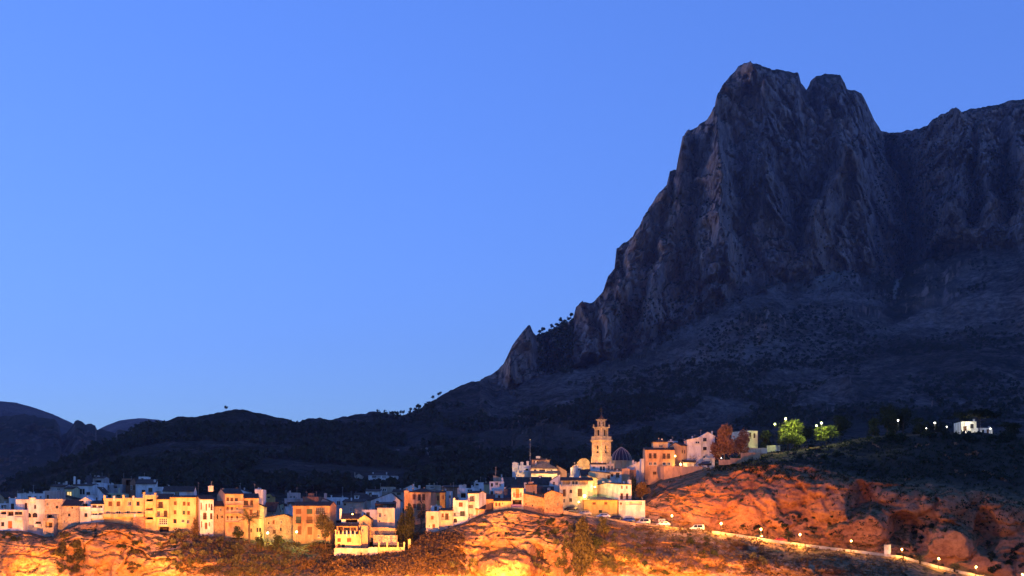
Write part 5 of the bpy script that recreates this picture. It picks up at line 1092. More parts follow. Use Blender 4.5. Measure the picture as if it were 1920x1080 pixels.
# ------------------------------------------------------------------ street lamps (each carries its own light)
def emit(name, c, s):
    t = NT(name, .4); t.color((.8, .8, .8)); t.b.inputs['Emission Color'].default_value = (*c, 1); t.b.inputs['Emission Strength'].default_value = s; return t.m
E_SOD, E_GRN, E_WHT = emit('sodium_globe', (1, .42, .06), 2.6), emit('mercury_globe', (.95, 1, .35), 2.2), emit('white_globe', (1, .95, .75), 2.2)
LC = {'s': ((1, .42, .08), E_SOD), 'g': ((.95, .95, .22), E_GRN), 'w': ((1, .9, .66), E_WHT)}
def street_lamp(label, px, row, D, foot_row=None, power=500, c='s', group=None, foot_z=None, r=.28):
    head = P(px, row, D); zf = foot_z if foot_z is not None else rz(foot_row, D); hgt = head.z - zf
    t = empty('street_lamp', Vector((head.x, D, zf))); tag(t, label, 'street lamp', group)
    bm = bmesh.new(); cyl(bm, 0, 0, -.5, .35, .11, .09, 8); cyl(bm, 0, 0, .35, hgt - r - .1, .06, .045, 8); cyl(bm, 0, 0, hgt - r - .12, hgt - r + .02, .1, .16, 8); bmesh_obj('post', bm, MAT['iron'], t)
    bm = bmesh.new(); bmesh.ops.create_icosphere(bm, subdivisions=2, radius=r, matrix=Matrix.Translation((0, 0, hgt))); bmesh_obj('globe', bm, LC[c][1], t, smooth=True)
    bm = bmesh.new(); cyl(bm, 0, 0, hgt + r + .01, hgt + r + .06, r * .8, r * .3, 10); bmesh_obj('cap', bm, MAT['iron'], t)
    L = bpy.data.lights.new('lamp_light', 'POINT'); L.energy = power; L.color = LC[c][0]; L.shadow_soft_size = r
    o = bpy.data.objects.new('lamp_light', L); COL.objects.link(o); o.parent = t; o.location = (0, -r - .25, hgt - .2)
RG = 'sodium lamps along the downhill road'
for lb, px, row in [('sodium street lamp beside the white information board', 1260, 967), ('sodium street lamp past the lone white van', 1352, 981), ('sodium street lamp in the middle of the road beside the black saloon', 1427, 992), ('sodium street lamp with small palms behind it', 1500, 1002),
                    ('sodium street lamp in front of the bare orange bank', 1596, 1014), ('sodium street lamp beside the tiny utility hut', 1691, 1030), ('sodium street lamp before the round boulder', 1760, 1047), ('sodium street lamp low on the road past the boulder', 1830, 1063), ('last sodium street lamp at the foot of the road', 1917, 1077)]:
    D = edgeD(px) - .25; street_lamp(lb, px, row, D, power=1500 if px < 1550 else 650, group=RG, foot_z=edgeZ(px) - .2)
street_lamp('greenish street lamp beside the palm house lane', 502, 999, 409.5, 1013, 260, 'g')
street_lamp('yellow street lamp in front of the terracotta house', 556, 997, 404, 1018, 520, 'g')
street_lamp('sodium lamp on a post before the crenellated house', 1085, 941, 408.5, 962, 260, 's')
street_lamp('sodium lamp at the corner of the apricot villa', 1266, 855, 450, 876, 200, 's')
street_lamp('tall lime-white park lamp above the large lit tree', 1473, 785, 470, 822, 1900, 'g', 'park lamps on the hilltop')
street_lamp('smaller lime-white park lamp at the edge of the large lit tree', 1453, 795, 466, 826, 130, 'g', 'park lamps on the hilltop')
street_lamp('lime-white park lamp above the second lit tree', 1540, 793, 470, 824, 1300, 'g', 'park lamps on the hilltop')
street_lamp('low lime-white park lamp beside the second lit tree', 1531, 798, 468, 824, 90, 'g', 'park lamps on the hilltop')
street_lamp('bright white park lamp in front of the tall dark pines', 1684, 788, 476, 815, 160, 'w', 'park lamps on the hilltop')
street_lamp('white park lamp over the dark hedge gap', 1753, 793, 478, 815, 110, 'w', 'park lamps on the hilltop')
street_lamp('small white lamp low in the dark hedge', 1737, 803, 476, 815, 25, 'w', 'park lamps on the hilltop', r=.16)
street_lamp('small white lamp between the hedge and the umbrella pine', 1775, 800, 476, 815, 25, 'w', 'park lamps on the hilltop', r=.16)
street_lamp('white lamp beside the umbrella pine house', 1857, 803.5, 480, 816, 120, 'w', 'park lamps on the hilltop', r=.2)
street_lamp('lone small white lamp beyond the umbrella pine house', 1900, 816, 478, 824, 25, 'w', 'park lamps on the hilltop', r=.16)
street_lamp('tiny white garden lamp below the reddish tree', 1352.5, 859, 450, 868, 30, 'w', r=.14)
def wall_lamp(label, px, row, D, power, c, out=.7, r=.2, spot=None):
    p = P(px, row, D); t = empty('wall_lamp', p); tag(t, label, 'lamp')
    bm = bmesh.new(); box(bm, -.05, .05, .0, out, .05, .12); bmesh_obj('bracket', bm, MAT['iron'], t)
    bm = bmesh.new(); bmesh.ops.create_icosphere(bm, subdivisions=2, radius=r, matrix=Matrix.Translation((0, -.1, 0))); bmesh_obj('globe', bm, LC[c][1], t, smooth=True)
    L = bpy.data.lights.new('lamp_light', 'POINT'); L.energy = power; L.color = LC[c][0]; L.shadow_soft_size = r
    o = bpy.data.objects.new('lamp_light', L); COL.objects.link(o); o.parent = t; o.location = (0, -r - .4, 0)
wall_lamp('glaring lamp on the corner between the crenellated house and the lime house', 1096, 930, 414.0, 110, 'g', r=.42)
wall_lamp('greenish wall lamp under the gable of the large white house', 1115, 913, 421.0, 90, 'g')
wall_lamp('dazzling lamp washing the white wall beside the villa', 1276, 871, 453.5, 420, 's', r=.3)
wall_lamp('yellow wall lamp behind the reddish tree', 1379, 838, 466, 200, 's')
wall_lamp('white wall lamp under the umbrella pine', 1812, 795, 480.8, 170, 'w', r=.3)
wall_lamp('small lamp below the pillared porch roof', 661, 964, 402.5, 40, 's', r=.2)
# architectural floodlights for the church and the hall
def spot(label, px, row, D, aim, power, size, c, holder=True):
    p = P(px, row, D); t = empty('floodlight', p); tag(t, label, 'floodlight')
    q = (aim - p).to_track_quat('-Z', 'Y').to_euler()
    bm = bmesh.new(); box(bm, -.25, .25, -.18, .18, -.02, .2); h = bmesh_obj('housing', bm, MAT['iron'], t); h.rotation_euler = q
    bm = bmesh.new(); box(bm, -.22, .22, -.15, .15, -.035, -.022); g = bmesh_obj('lens', bm, LC['s'][1], t); g.rotation_euler = q
    L = bpy.data.lights.new('flood_beam', 'SPOT'); L.energy = power; L.color = c; L.spot_size = R(size); L.spot_blend = .6; L.shadow_soft_size = .15
    o = bpy.data.objects.new('flood_beam', L); COL.objects.link(o); o.parent = t; o.rotation_euler = q; o.location = Vector((0, 0, -.06)) if False else (aim - p).normalized() * .12
SOFT = (1.0, .40, .085)
spot('floodlight on the roof in front of the bell tower', 1119, 866.5, 491, P(1124, 815, 500), 1500, 110, SOFT)
spot('floodlight behind the balcony house aimed at the bell tower', 1140, 868.5, 489, P(1131, 815, 500), 1100, 110, SOFT)
spot('floodlight below the curved church gable', 1092, 884, 497, P(1091, 868, 505), 1300, 120, (1, .5, .13))
spot('floodlight on a roof washing the hipped hall', 1046, 889, 448, P(1012, 872, 472), 6500, 90, (1, .52, .15))
# ------------------------------------------------------------------ plants
def leafmat(name, a, b, c=None, trans=.25):
    t = NT(name, .8, .15); oi = t.n('ObjectInfo'); n = t.noise(t.pos(), 1.1, 4, .6)
    col = t.mix(t.ramp(n, [(.35, 0), (.65, 1)]), a, b)
    if c: col = t.mix(oi.outputs['Random'], col, c)
    t.color(col)
    tr = t.n('BsdfTranslucent'); t.l(col, tr.inputs['Color']); mx = t.n('MixShader'); mx.inputs['Fac'].default_value = trans
    out = [n_ for n_ in t.t.nodes if n_.type == 'OUTPUT_MATERIAL'][0]; t.l(t.b.outputs[0], mx.inputs[1]); t.l(tr.outputs[0], mx.inputs[2]); t.l(mx.outputs[0], out.inputs['Surface'])
    return t.m
LM = {'green': leafmat('green_leaves', (.022, .032, .012), (.075, .085, .03)), 'dark': leafmat('dark_evergreen_leaves', (.012, .02, .01), (.035, .045, .02)), 'dry': leafmat('dry_brush_leaves', (.09, .055, .022), (.24, .15, .06), (.13, .08, .03)), 'red': leafmat('reddish_leaves', (.12, .06, .04), (.27, .15, .095)),
      'olive': leafmat('olive_leaves', (.05, .055, .025), (.14, .13, .06), (.09, .075, .03)), 'pine': leafmat('pine_needles', (.02, .026, .01), (.06, .06, .024)), 'cactus': leafmat('prickly_pear_pads', (.07, .075, .03), (.18, .16, .07), None, 0.0), 'palm': leafmat('palm_leaflets', (.05, .055, .02), (.13, .12, .05)), 'lime': leafmat('bright_lawn_tree_leaves', (.06, .085, .025), (.15, .18, .05))}
M_BARK = plaster('bark', (.10, .07, .045), .5)

def leaf_quads(C, size, rng, aspect=.55):
    """one small diamond-shaped leaf spray per centre, random orientation"""
    n = len(C); a = rng.normal(size=(n, 3)); a /= np.linalg.norm(a, axis=1)[:, None]; b = rng.normal(size=(n, 3)); b -= (a * b).sum(1)[:, None] * a; b /= np.linalg.norm(b, axis=1)[:, None]
    s = (np.asarray(size) * rng.uniform(.6, 1.3, n))[:, None]
    V = np.stack([C - a * s, C + b * s * aspect, C + a * s, C - b * s * aspect], 1).reshape(-1, 3); F = np.arange(4 * n, dtype=np.int32).reshape(n, 4); return V, F

def lobes_round(rng, k):
    out = []
    for i in range(k):
        a = rng.uniform(0, 6.28); z = rng.uniform(-.75, .8); r = math.sqrt(max(0, 1 - z * z)) * rng.uniform(.25, .72); out.append((r * math.cos(a), r * math.sin(a), z * .78, rng.uniform(.22, .46)))
    return out
def lobes_cone(rng, k):
    out = []
    for i in range(k):
        z = (i + rng.uniform(0, 1)) / k; a = rng.uniform(0, 6.28); w = (1 - z) ** .7; out.append((w * .6 * math.cos(a) * rng.uniform(.3, 1), w * .6 * math.sin(a) * rng.uniform(.3, 1), z * 1.9 - .95, .16 + .34 * w * rng.uniform(.6, 1.1)))
    return out
def lobes_umb(rng, k):
    out = []
    for i in range(k):
        a = rng.uniform(0, 6.28); r = math.sqrt(rng.uniform(0, 1)) * .78; out.append((r * math.cos(a), r * math.sin(a), .55 * (1 - r * r) + rng.uniform(-.25, .15), rng.uniform(.18, .34)))
    return out
def lobes_bush(rng, k):
    out = []
    for i in range(k):
        a = rng.uniform(0, 6.28); r = math.sqrt(rng.uniform(0, 1)) * .7; out.append((r * math.cos(a), r * math.sin(a), rng.uniform(.05, .75) * (1 - r * .6), rng.uniform(.2, .42)))
    return out
def clump_points(rng, n, lobes):
    """leaf positions on the shells of uneven lobes, thicker near the outside, with stray sprigs"""
    L = np.array(lobes); w = L[:, 3] ** 2; k = rng.choice(len(L), n, p=w / w.sum()); d = rng.normal(size=(n, 3)); d /= np.linalg.norm(d, axis=1)[:, None]
    r = rng.uniform(.3, 1, n) ** .45 * np.where(rng.uniform(size=n) < .08, 1.35, 1.0)
    bump_ = 1 + .3 * np.sin(d[:, 0] * 7 + k) * np.sin(d[:, 1] * 8 + 2 * k) * np.sin(d[:, 2] * 6)
    return L[k, :3] + d * (r * L[k, 3] * bump_)[:, None]

CR = {}
def crown_mesh(kind, mat, var, n, nl, lobes, size, aspect=.55):
    k = (kind, mat, var)
    if k not in CR:
        rng = np.random.default_rng(sum(map(ord, kind)) * 7 + var)
        V, F = leaf_quads(clump_points(rng, n, lobes(rng, nl)), size, rng, aspect); me = mesh_np(kind, V, F, smooth=False); me.materials.append(LM[mat]); CR[k] = me
    return CR[k]

def trunk_mesh(h, r, seed, limbs=5, spread=.5, split=.45, up=.7):
    rnd = random.Random(seed); bm = bmesh.new()
    def seg(p, q, r0, r1, n=7):
        d = (q - p); M = Matrix.Translation(p) @ d.to_track_quat('Z', 'Y').to_matrix().to_4x4(); cyl(bm, 0, 0, 0, d.length, r0, r1, n, M)
    p = Vector((0, 0, -.4)); k = 4; pts = [p]
    for i in range(k): pts.append(Vector((rnd.uniform(-.05, .05) * h, rnd.uniform(-.05, .05) * h, h * (i + 1) / k)))
    for i in range(k): seg(pts[i], pts[i + 1], r * (1 - .8 * i / k), r * (1 - .8 * (i + 1) / k))
    for i in range(limbs):
        t = split + (1 - split) * i / limbs; b = pts[min(k, 1 + int(t * k))] * 1.0; b = Vector((0, 0, 0)) + pts[int(t * k)].lerp(pts[min(k, int(t * k) + 1)], t * k % 1)
        a = rnd.uniform(0, 6.28); L = h * spread * rnd.uniform(.6, 1); e = b + Vector((math.cos(a) * L, math.sin(a) * L, L * up)); mid = b.lerp(e, .5) + Vector((0, 0, -.08 * L))
        seg(b, mid, r * .45, r * .3, 5); seg(mid, e, r * .3, r * .1, 5)
    me = bpy.data.meshes.new('trunk'); bm.to_mesh(me); bm.free(); me.materials.append(M_BARK); return me

def tree(name, label, base, h, rx, crown_frac, kind, mat, seed, group=None, n=1500, cat='tree', leaf=.085, clumps=60, ry=None, limbs=6):
    t = empty(name, base, random.Random(seed).uniform(0, 6)); tag(t, label, cat, group)
    lb_ = {'round': lobes_round, 'cone': lobes_cone, 'umb': lobes_umb}[kind]; nl = {'round': 13, 'cone': 20, 'umb': 18}[kind]
    ch = h * crown_frac; me = crown_mesh(kind + str(n), mat, seed % 7, n, nl, lb_, leaf)
    obj('trunk', trunk_mesh(h * (1 - crown_frac * .35), max(.08, h * .022), seed, limbs, rx / h * .8), None, t)
    c = obj('crown', me, None, t); c.location = (0, 0, h - ch / 2); c.scale = (rx, ry or rx, ch / 2); c.rotation_euler = (0, 0, seed * 1.3)
    return t

def ground(px, row, mind=0.0): return hillfan.hit(px, row, mind)
rndg = random.Random(5)

# big individual trees
def T(name, label, px, foot, top, wpx, frac, kind, mat, seed, D=None, **kw):
    b = ground(px, foot) if D is None else P(px, foot, D)
    if D is not None: b.z = min(b.z, hillfan.height(b.x, b.y) + .3) if kw.pop('snap', True) else b.z
    s = b.y / FPX; h = (HZ - top) * s - b.z; return tree(name, label, b, h, wpx * s / 2, frac, kind, mat, seed, **kw)
T('pine_tree', 'broad pine in front of the terracotta house', 611, 1015, 963, 40, .72, 'round', 'olive', 3, D=402, n=2200)
T('cypress_tree', 'taller dark cypress before the large apricot block', 767.5, 1008, 947, 42, .9, 'cone', 'pine', 4, D=402, n=2600, clumps=110)
T('cypress_tree', 'shorter dark cypress beside its tall neighbour', 753, 1007, 961, 32, .88, 'cone', 'pine', 5, D=404, n=2000, clumps=90)
T('leafless_tree', 'thin dry tree climbing the wall of the large apricot block', 789, 980, 938, 22, .85, 'round', 'dry', 6, D=418, n=420, clumps=60)
T('reddish_tree', 'large reddish brown tree beside the modern white house', 1356, 868, 789, 54, .86, 'round', 'red', 7, D=452, n=3600, clumps=120)
T('reddish_tree', 'smaller russet tree between the reddish tree and the hilltop villa', 1391, 858, 801, 42, .82, 'round', 'red', 8, D=458, n=2000, clumps=90)
T('leafless_tree', 'pale leafless shrub tree before the blank white wing', 1302, 874, 850, 30, .8, 'round', 'dry', 9, D=455, n=260, clumps=50, leaf=.05)
T('lit_tree', 'large rounded tree glowing lime green under the park lamps', 1478, 826, 784, 74, .9, 'round', 'lime', 10, D=475, n=4200, clumps=110)
T('lit_tree', 'second smaller tree glowing green under a park lamp', 1549, 824, 793, 54, .9, 'round', 'lime', 12, D=475, n=2200, clumps=90)
T('umbrella_pine', 'wide dark umbrella pine leaning over the white hilltop house', 1836, 818, 765, 84, .62, 'umb', 'dark', 12, D=474, n=3600, clumps=120)
T('umbrella_pine', 'dark umbrella pine behind the white hilltop house', 1800, 818, 770, 46, .6, 'umb', 'dark', 13, D=490, n=2200, clumps=80)
for i, (lb, px, top, w, D) in enumerate([('tall dark pine behind the bright white park lamp', 1662, 758, 44, 494), ('tall rounded pine beside the bright white park lamp', 1694, 757, 46, 496), ('dark bushy pine between the two tall pines', 1678, 772, 30, 486), ('dark evergreen beside the hedge gap lamp', 1726, 780, 42, 488), ('shorter evergreen beside the tall pine pair', 1636, 780, 36, 484), ('dark evergreen beyond the umbrella pine house', 1895, 786, 48, 488), ('small evergreen between the pines and umbrella pine', 1762, 786, 40, 492), ('dim slender tree behind the second lit tree', 1575, 776, 46, 498), ('dim rounded tree between the two lit trees', 1512, 794, 36, 492), ('dark hedge tree beside the hilltop villa', 1437, 803, 34, 480)]):
    T('evergreen_tree', lb, px, 820, top, w, .9, 'round', 'dark', 20 + i, D=D, group='evergreen trees on the hilltop', n=1500, clumps=70)
T('pine_tree', 'tall orange-lit pine on the ravine slope below the road wall', 1092, 1072, 972, 66, .93, 'cone', 'olive', 41, n=3800, clumps=150)
T('pine_tree', 'orange-lit pine in front of the stone retaining wall', 1132, 1008, 964, 30, .85, 'round', 'olive', 42, n=1800, clumps=70)
T('pine_tree', 'dark leafy tree under the road wall beside the tall orange pine', 1112, 1040, 1000, 34, .9, 'round', 'green', 43, n=1600, clumps=70)
T('fig_tree', 'leafy tree in the garden corner behind the palm', 447, 1012, 984, 26, .85, 'round', 'green', 44, D=403, n=1500, clumps=60)
T('fig_tree', 'rounded green tree under the greenish street lamp', 522, 1026, 1000, 26, .88, 'round', 'green', 45, D=402, n=1400, clumps=60)
T('fig_tree', 'dark garden tree between the palm and the greenish lamp', 487, 1018, 996, 20, .9, 'round', 'green', 46, D=402.5, n=1000, clumps=50)
T('climbing_shrub', 'tall dry climber against the nine-window yellow house', 366, 1000, 970, 24, .95, 'cone', 'dry', 47, D=401, n=1300, clumps=60)
T('russet_bush_tree', 'russet shrub tree above the carport terrace', 1205, 930, 902, 34, .92, 'round', 'dry', 48, D=424, n=1500, clumps=70)
T('dark_bush_tree', 'dark shrub tree beside the russet shrub tree', 1186, 915, 892, 30, .9, 'round', 'dark', 49, D=430, n=1100, clumps=60)

# palms
def palm(label, px, foot, head, fr, seed, D=None, nf=26, group=None):
    b = ground(px, foot) if D is None else P(px, foot, D); s = b.y / FPX; h = max(.5, (HZ - head) * s - b.z); L = fr * s
    t = empty('palm_tree', b, seed); tag(t, label, 'palm tree', group)
    rnd = random.Random(seed); bm = bmesh.new(); k = 10
    for i in range(k): cyl(bm, 0, 0, -.4 + (h + .4) * i / k, -.4 + (h + .4) * (i + 1) / k, .26 + .05 * (i % 2), .22 + .05 * ((i + 1) % 2), 9)
    bmesh_obj('trunk', bm, M_BARK, t)
    bm = bmesh.new(); n = 9; prev = None
    for i in range(n):
        a = i / (n - 1); x = L * (a * .95); z = L * (.55 * a - .75 * a * a)
        w = L * .22 * math.sin(math.pi * min(1, .12 + a * .9)) 
        for sgn in (-1, 1):
            for kk in range(2):
                x0 = x + kk * L * .05; q = [(x0, 0, z), (x0 + L * .03, 0, z), (x0 + L * .10, sgn * w, z - w * .45), (x0 + L * .085, sgn * w, z - w * .45)]; quad(bm, q if sgn > 0 else q[::-1])
        if prev: quad(bm, [(prev[0], -.03, prev[1]), (x, -.02, z), (x, .02, z), (prev[0], .03, prev[1])])
        prev = (x, z)
    me = bpy.data.meshes.new('frond'); bm.to_mesh(me); bm.free(); me.materials.append(LM['palm'])
    for i in range(nf):
        f = obj('frond', me, None, t); f.location = (0, 0, h); f.rotation_euler = (rnd.uniform(-.3, .3), rnd.uniform(-1.05, .55), i * 2.399)
palm('date palm in front of the apricot houses', 467.5, 1014, 974, 26, 1, D=402)
palm('bushy orange-lit palm at the bottom of the ravine slope', 1137, 1074, 1058, 24, 2, nf=34)
palm('small palm behind the sodium lamp on the road', 1479, 1022, 1004, 15, 3, D=edgeD(1479) + 8.3)
palm('squat palm below the lamp by the utility hut', 1725, 1058, 1050, 13, 4, D=edgeD(1725) - .8)
palm('squat palm below the lamp before the boulder', 1790, 1074, 1064, 13, 5, D=edgeD(1790) - .8)

# bushes, prickly pears and dry scrub, one object each
def bush_me(mat, var):
    return crown_mesh('bush_foliage', mat, var, 420, 8, lobes_bush, .12, .6)
def pear_me(var):
    k = ('pear', var)
    if k not in CR:
        rng = np.random.default_rng(900 + var); V, F = [], []
        for s_ in range(46):
            a = rng.uniform(0, 6.28); r = math.sqrt(rng.uniform(0, 1)) * .62; base = np.array([r * math.cos(a), r * math.sin(a), rng.uniform(.05, .75) * math.sqrt(max(.1, 1 - r * r))])
            for c_ in range(3):
                up = np.array([rng.normal() * .5, rng.normal() * .5, 1.0]); up /= np.linalg.norm(up); side = np.cross(up, rng.normal(size=3)); side /= np.linalg.norm(side); nn = np.cross(up, side); L = rng.uniform(.12, .2)
                ring = [base + up * L * (1 + math.cos(t)) * .75 + side * L * .52 * math.sin(t) for t in np.linspace(0, 2 * math.pi, 8, endpoint=False)]
                i0 = len(V); V += [p + nn * .018 for p in ring] + [p - nn * .018 for p in ring]
                for q in range(3): F.append((i0 + q, i0 + q + 1, i0 + 6 - q, i0 + 7 - q)); F.append((i0 + 15 - q, i0 + 14 - q, i0 + 9 + q, i0 + 8 + q))
                base = base + up * L * 1.3
        me = mesh_np('pads', np.array(V), np.array(F), smooth=False); me.materials.append(LM['cactus']); CR[k] = me
    return CR[k]
AREAS = [  # x0, x1, y0, y1, count, width px lo, hi, material, label, group
 (0, 42, 1000, 1014, 8, 10, 18, 'green', 'green bush at the foot of the white loggia house'), (104, 156, 992, 1074, 26, 16, 30, 'olive', 'brown brush filling the cleft beside the rock buttress'),
 (215, 330, 996, 1075, 22, 10, 20, 'olive', 'orange-lit bush on the cliff under the yellow houses'), (330, 440, 990, 1076, 36, 16, 32, 'olive', 'tangled bush on the slope under the tall white house'),
 (440, 560, 1020, 1078, 32, 20, 38, 'olive', 'brown bush in the hollow below the street lamps'), (560, 640, 1022, 1078, 16, 22, 38, 'dry', 'rounded dry bush below the terracotta house'),
 (770, 860, 1000, 1050, 16, 9, 17, 'dry', 'dry bush on the grass slope below the cream corner house'), (1005, 1066, 962, 1010, 16, 9, 18, 'green', 'dark bush on the shoulder of the floodlit crag'),
 (880, 1000, 962, 1030, 10, 6, 11, 'dark', 'small dark tuft on the floodlit crag'), (1060, 1200, 990, 1076, 36, 16, 34, 'olive', 'leafy bush on the ravine side below the parked cars'),
 (1195, 1420, 996, 1076, 30, 10, 24, 'dry', 'russet bush on the scrub slope below the road'), (1200, 1400, 1000, 1076, 20, 12, 24, 'green', 'dark green bush on the scrub slope below the road'), (1390, 1560, 968, 1004, 22, 9, 20, 'dark', 'dark bush in the shaded hollow above the road'),
 (1420, 1560, 1030, 1076, 12, 8, 16, 'dry', 'dry bush near the yellow wedge wall'), (1676, 1750, 986, 1046, 18, 10, 20, 'dark', 'dark bush in the black hollow between the boulders'),
 (1740, 1800, 1048, 1076, 8, 10, 18, 'olive', 'lamp-lit bush at the edge of the lower road'), (1850, 1920, 1020, 1076, 14, 14, 28, 'dark', 'dark thicket bush below the last road lamp'),
 (1590, 1900, 808, 828, 34, 22, 44, 'dark', 'dark rounded bush along the hilltop below the white park lamps'), (1440, 1600, 838, 862, 16, 10, 22, 'dark', 'dark bush on the slope under the lit park trees'),
 (215, 262, 1014, 1030, 7, 12, 22, 'green', 'dark green bush under the rock outcrop below the yellow terrace'), (1250, 1450, 880, 940, 12, 6, 11, 'dark', 'small dark tuft clinging to the red cliff')]
GR = 0
for x0, x1, y0, y1, n, lo, hi, mat, lb in AREAS:
    for i in range(n):
        px, row = rndg.uniform(x0, x1), rndg.uniform(y0, y1); b = ground(px, row)
        if b is None: continue
        wq = rndg.uniform(lo, hi); w = wq * b.y / FPX / 2; q3 = (wq - lo) / (hi - lo); lbl = ('small ' if q3 < .33 else 'large ' if q3 > .67 else 'middling ') + lb.replace('small ', '')
        o = obj('bush', bush_me(mat, rndg.randrange(6)), None, None, b - Vector((0, 0, w * .25))); o.scale = (w, w, w * rndg.uniform(.75, 1.25)); o.rotation_euler = (0, 0, rndg.uniform(0, 6)); tag(o, lbl, 'bush', lbl.replace('bush', 'bushes') if 'bush' in lbl else lbl + ' cluster')
for x0, x1, y0, y1, n, lb in [(1000, 1066, 1036, 1078, 13, 'gold-lit prickly pear at the foot of the floodlit crag'), (1040, 1066, 992, 1030, 7, 'prickly pear clump on the crag shoulder'), (296, 345, 1010, 1060, 12, 'prickly pear on the cliff below the gallery house'), (330, 420, 1000, 1060, 10, 'prickly pear on the slope below the nine-window house'), (870, 905, 1050, 1078, 5, 'prickly pear beside the glowing boulder'), (1410, 1440, 1040, 1060, 4, 'prickly pear beside the yellow wedge wall'), (840, 880, 1060, 1080, 4, 'prickly pear at the bottom of the grass slope')]:
    for i in range(n):
        b = ground(rndg.uniform(x0, x1), rndg.uniform(y0, y1)); w = rndg.uniform(12, 20) * b.y / FPX / 2
        o = obj('prickly_pear', pear_me(rndg.randrange(3)), None, None, b - Vector((0, 0, w * .2))); o.scale = (w, w, w * 1.1); o.rotation_euler = (0, 0, rndg.uniform(0, 6)); tag(o, lb, 'cactus', 'prickly pear cluster ' + lb[-24:])

# dry grass and low undergrowth on the slopes: too many to count
def scatter_fan(fan, n, x0, x1, y0, y1, rng, mind=0, keep=None):
    out = []
    for px, row in zip(rng.uniform(x0, x1, n), rng.uniform(y0, y1, n)):
        p = fan.hit(px, row, mind)
        if p is not None and (keep is None or keep(p, px, row)): out.append(p)
    return np.array([tuple(p) for p in out])
def tufts(name, label, pts, size, mat, rng, per=10, up=1.0):
    n = len(pts); C = np.repeat(pts, per, 0); s = np.repeat(rng.uniform(size[0], size[1], n), per)
    C = C + rng.normal(size=C.shape) * s[:, None] * np.array([.55, .55, .35]) + np.stack([s * 0, s * 0, s * .35 * up], 1)
    V, F = leaf_quads(C, s * .42, rng, .6); o = obj(name, mesh_np(name, V, F, False), LM[mat]); tag(o, label, None, None, 'stuff'); return o
rng = np.random.default_rng(77)
tufts('undergrowth', 'dry grass and low brush on the lit slopes below the village', np.concatenate([scatter_fan(hillfan, 3600, 600, 870, 1000, 1079, rng), scatter_fan(hillfan, 1300, 340, 620, 1005, 1079, rng), scatter_fan(hillfan, 1500, 1060, 1430, 985, 1079, rng), scatter_fan(hillfan, 900, 1400, 1700, 1005, 1079, rng)]), (.25, .8), 'dry', rng, 10)
tufts('undergrowth', 'dark scrub covering the unlit hilltop slope', np.concatenate([scatter_fan(hillfan, 1500, 1430, 1920, 818, 900, rng), scatter_fan(hillfan, 500, 1560, 1920, 890, 1000, rng), scatter_fan(hillfan, 300, 1340, 1440, 855, 885, rng)]), (.3, .95), 'dark', rng, 10)
tufts('undergrowth', 'green scrub clinging to ledges of the cliffs', np.concatenate([scatter_fan(hillfan, 260, 0, 340, 990, 1079, rng), scatter_fan(hillfan, 160, 870, 1050, 958, 1079, rng), scatter_fan(hillfan, 300, 1200, 1560, 868, 1000, rng)]), (.25, .6), 'green', rng, 9)

# woods and scrub on the mountain: one mass each
def blobs(name, label, pts, size, rng, tall, mat):
    n = len(pts); per = 9; s = rng.uniform(size[0], size[1], n); C = np.repeat(pts, per, 0); S = np.repeat(s, per)
    d = rng.normal(size=C.shape); d /= np.linalg.norm(d, axis=1)[:, None]
    C = C + d * S[:, None] * np.array([.42, .42, .4 * tall]) + np.stack([S * 0, S * 0, S * .42 * tall], 1)
    V, F = leaf_quads(C, S * .36, rng, .75); o = obj(name, mesh_np(name, V, F, False), LM[mat]); tag(o, label, None, None, 'stuff')
def patchy(th):
    def k(p, px, row):
        v = vnoise(np.array([p.x / 190]), np.array([p.y / 190]), np.array([3.0]), 9)[0] + .5 * vnoise(np.array([p.x / 60]), np.array([p.y / 60]), np.array([1.0]), 19)[0]
        if 728 < px < 812 and 836 + (px - 728) * .33 < row < 852 + (px - 728) * .33: return False
        if 655 < px < 757 and 884 < row < 912: return False
        return v > th
    return k
blobs('forest', 'dark pine wood on the slopes behind the village', np.concatenate([scatter_fan(mountain, 3800, -20, 1250, 850, 925, rng, 0, patchy(-.45)), scatter_fan(mountain, 2200, 100, 760, 797, 855, rng, 0, patchy(-.05)), scatter_fan(mountain, 2000, 700, 1250, 740, 855, rng, 0, patchy(.05)), scatter_fan(mountain, 700, 1008, 1075, 605, 700, rng)]), (3.5, 7.5), rng, 1.1, 'dark')
blobs('scrub', 'scattered scrub dotting the mountain slopes', np.concatenate([scatter_fan(mountain, 5200, 1150, 1920, 560, 850, rng, 0, patchy(-.15)), scatter_fan(mountain, 2200, 900, 1500, 680, 800, rng, 0, patchy(-.2)), scatter_fan(mountain, 1500, 1640, 1760, 250, 580, rng, 0, patchy(-.3)), scatter_fan(mountain, 1500, 1240, 1660, 130, 560, rng, 0, patchy(.3)), scatter_fan(mountain, 1500, 1750, 1920, 200, 560, rng, 0, patchy(.1))]), (2.2, 5.5), rng, .75, 'dark')
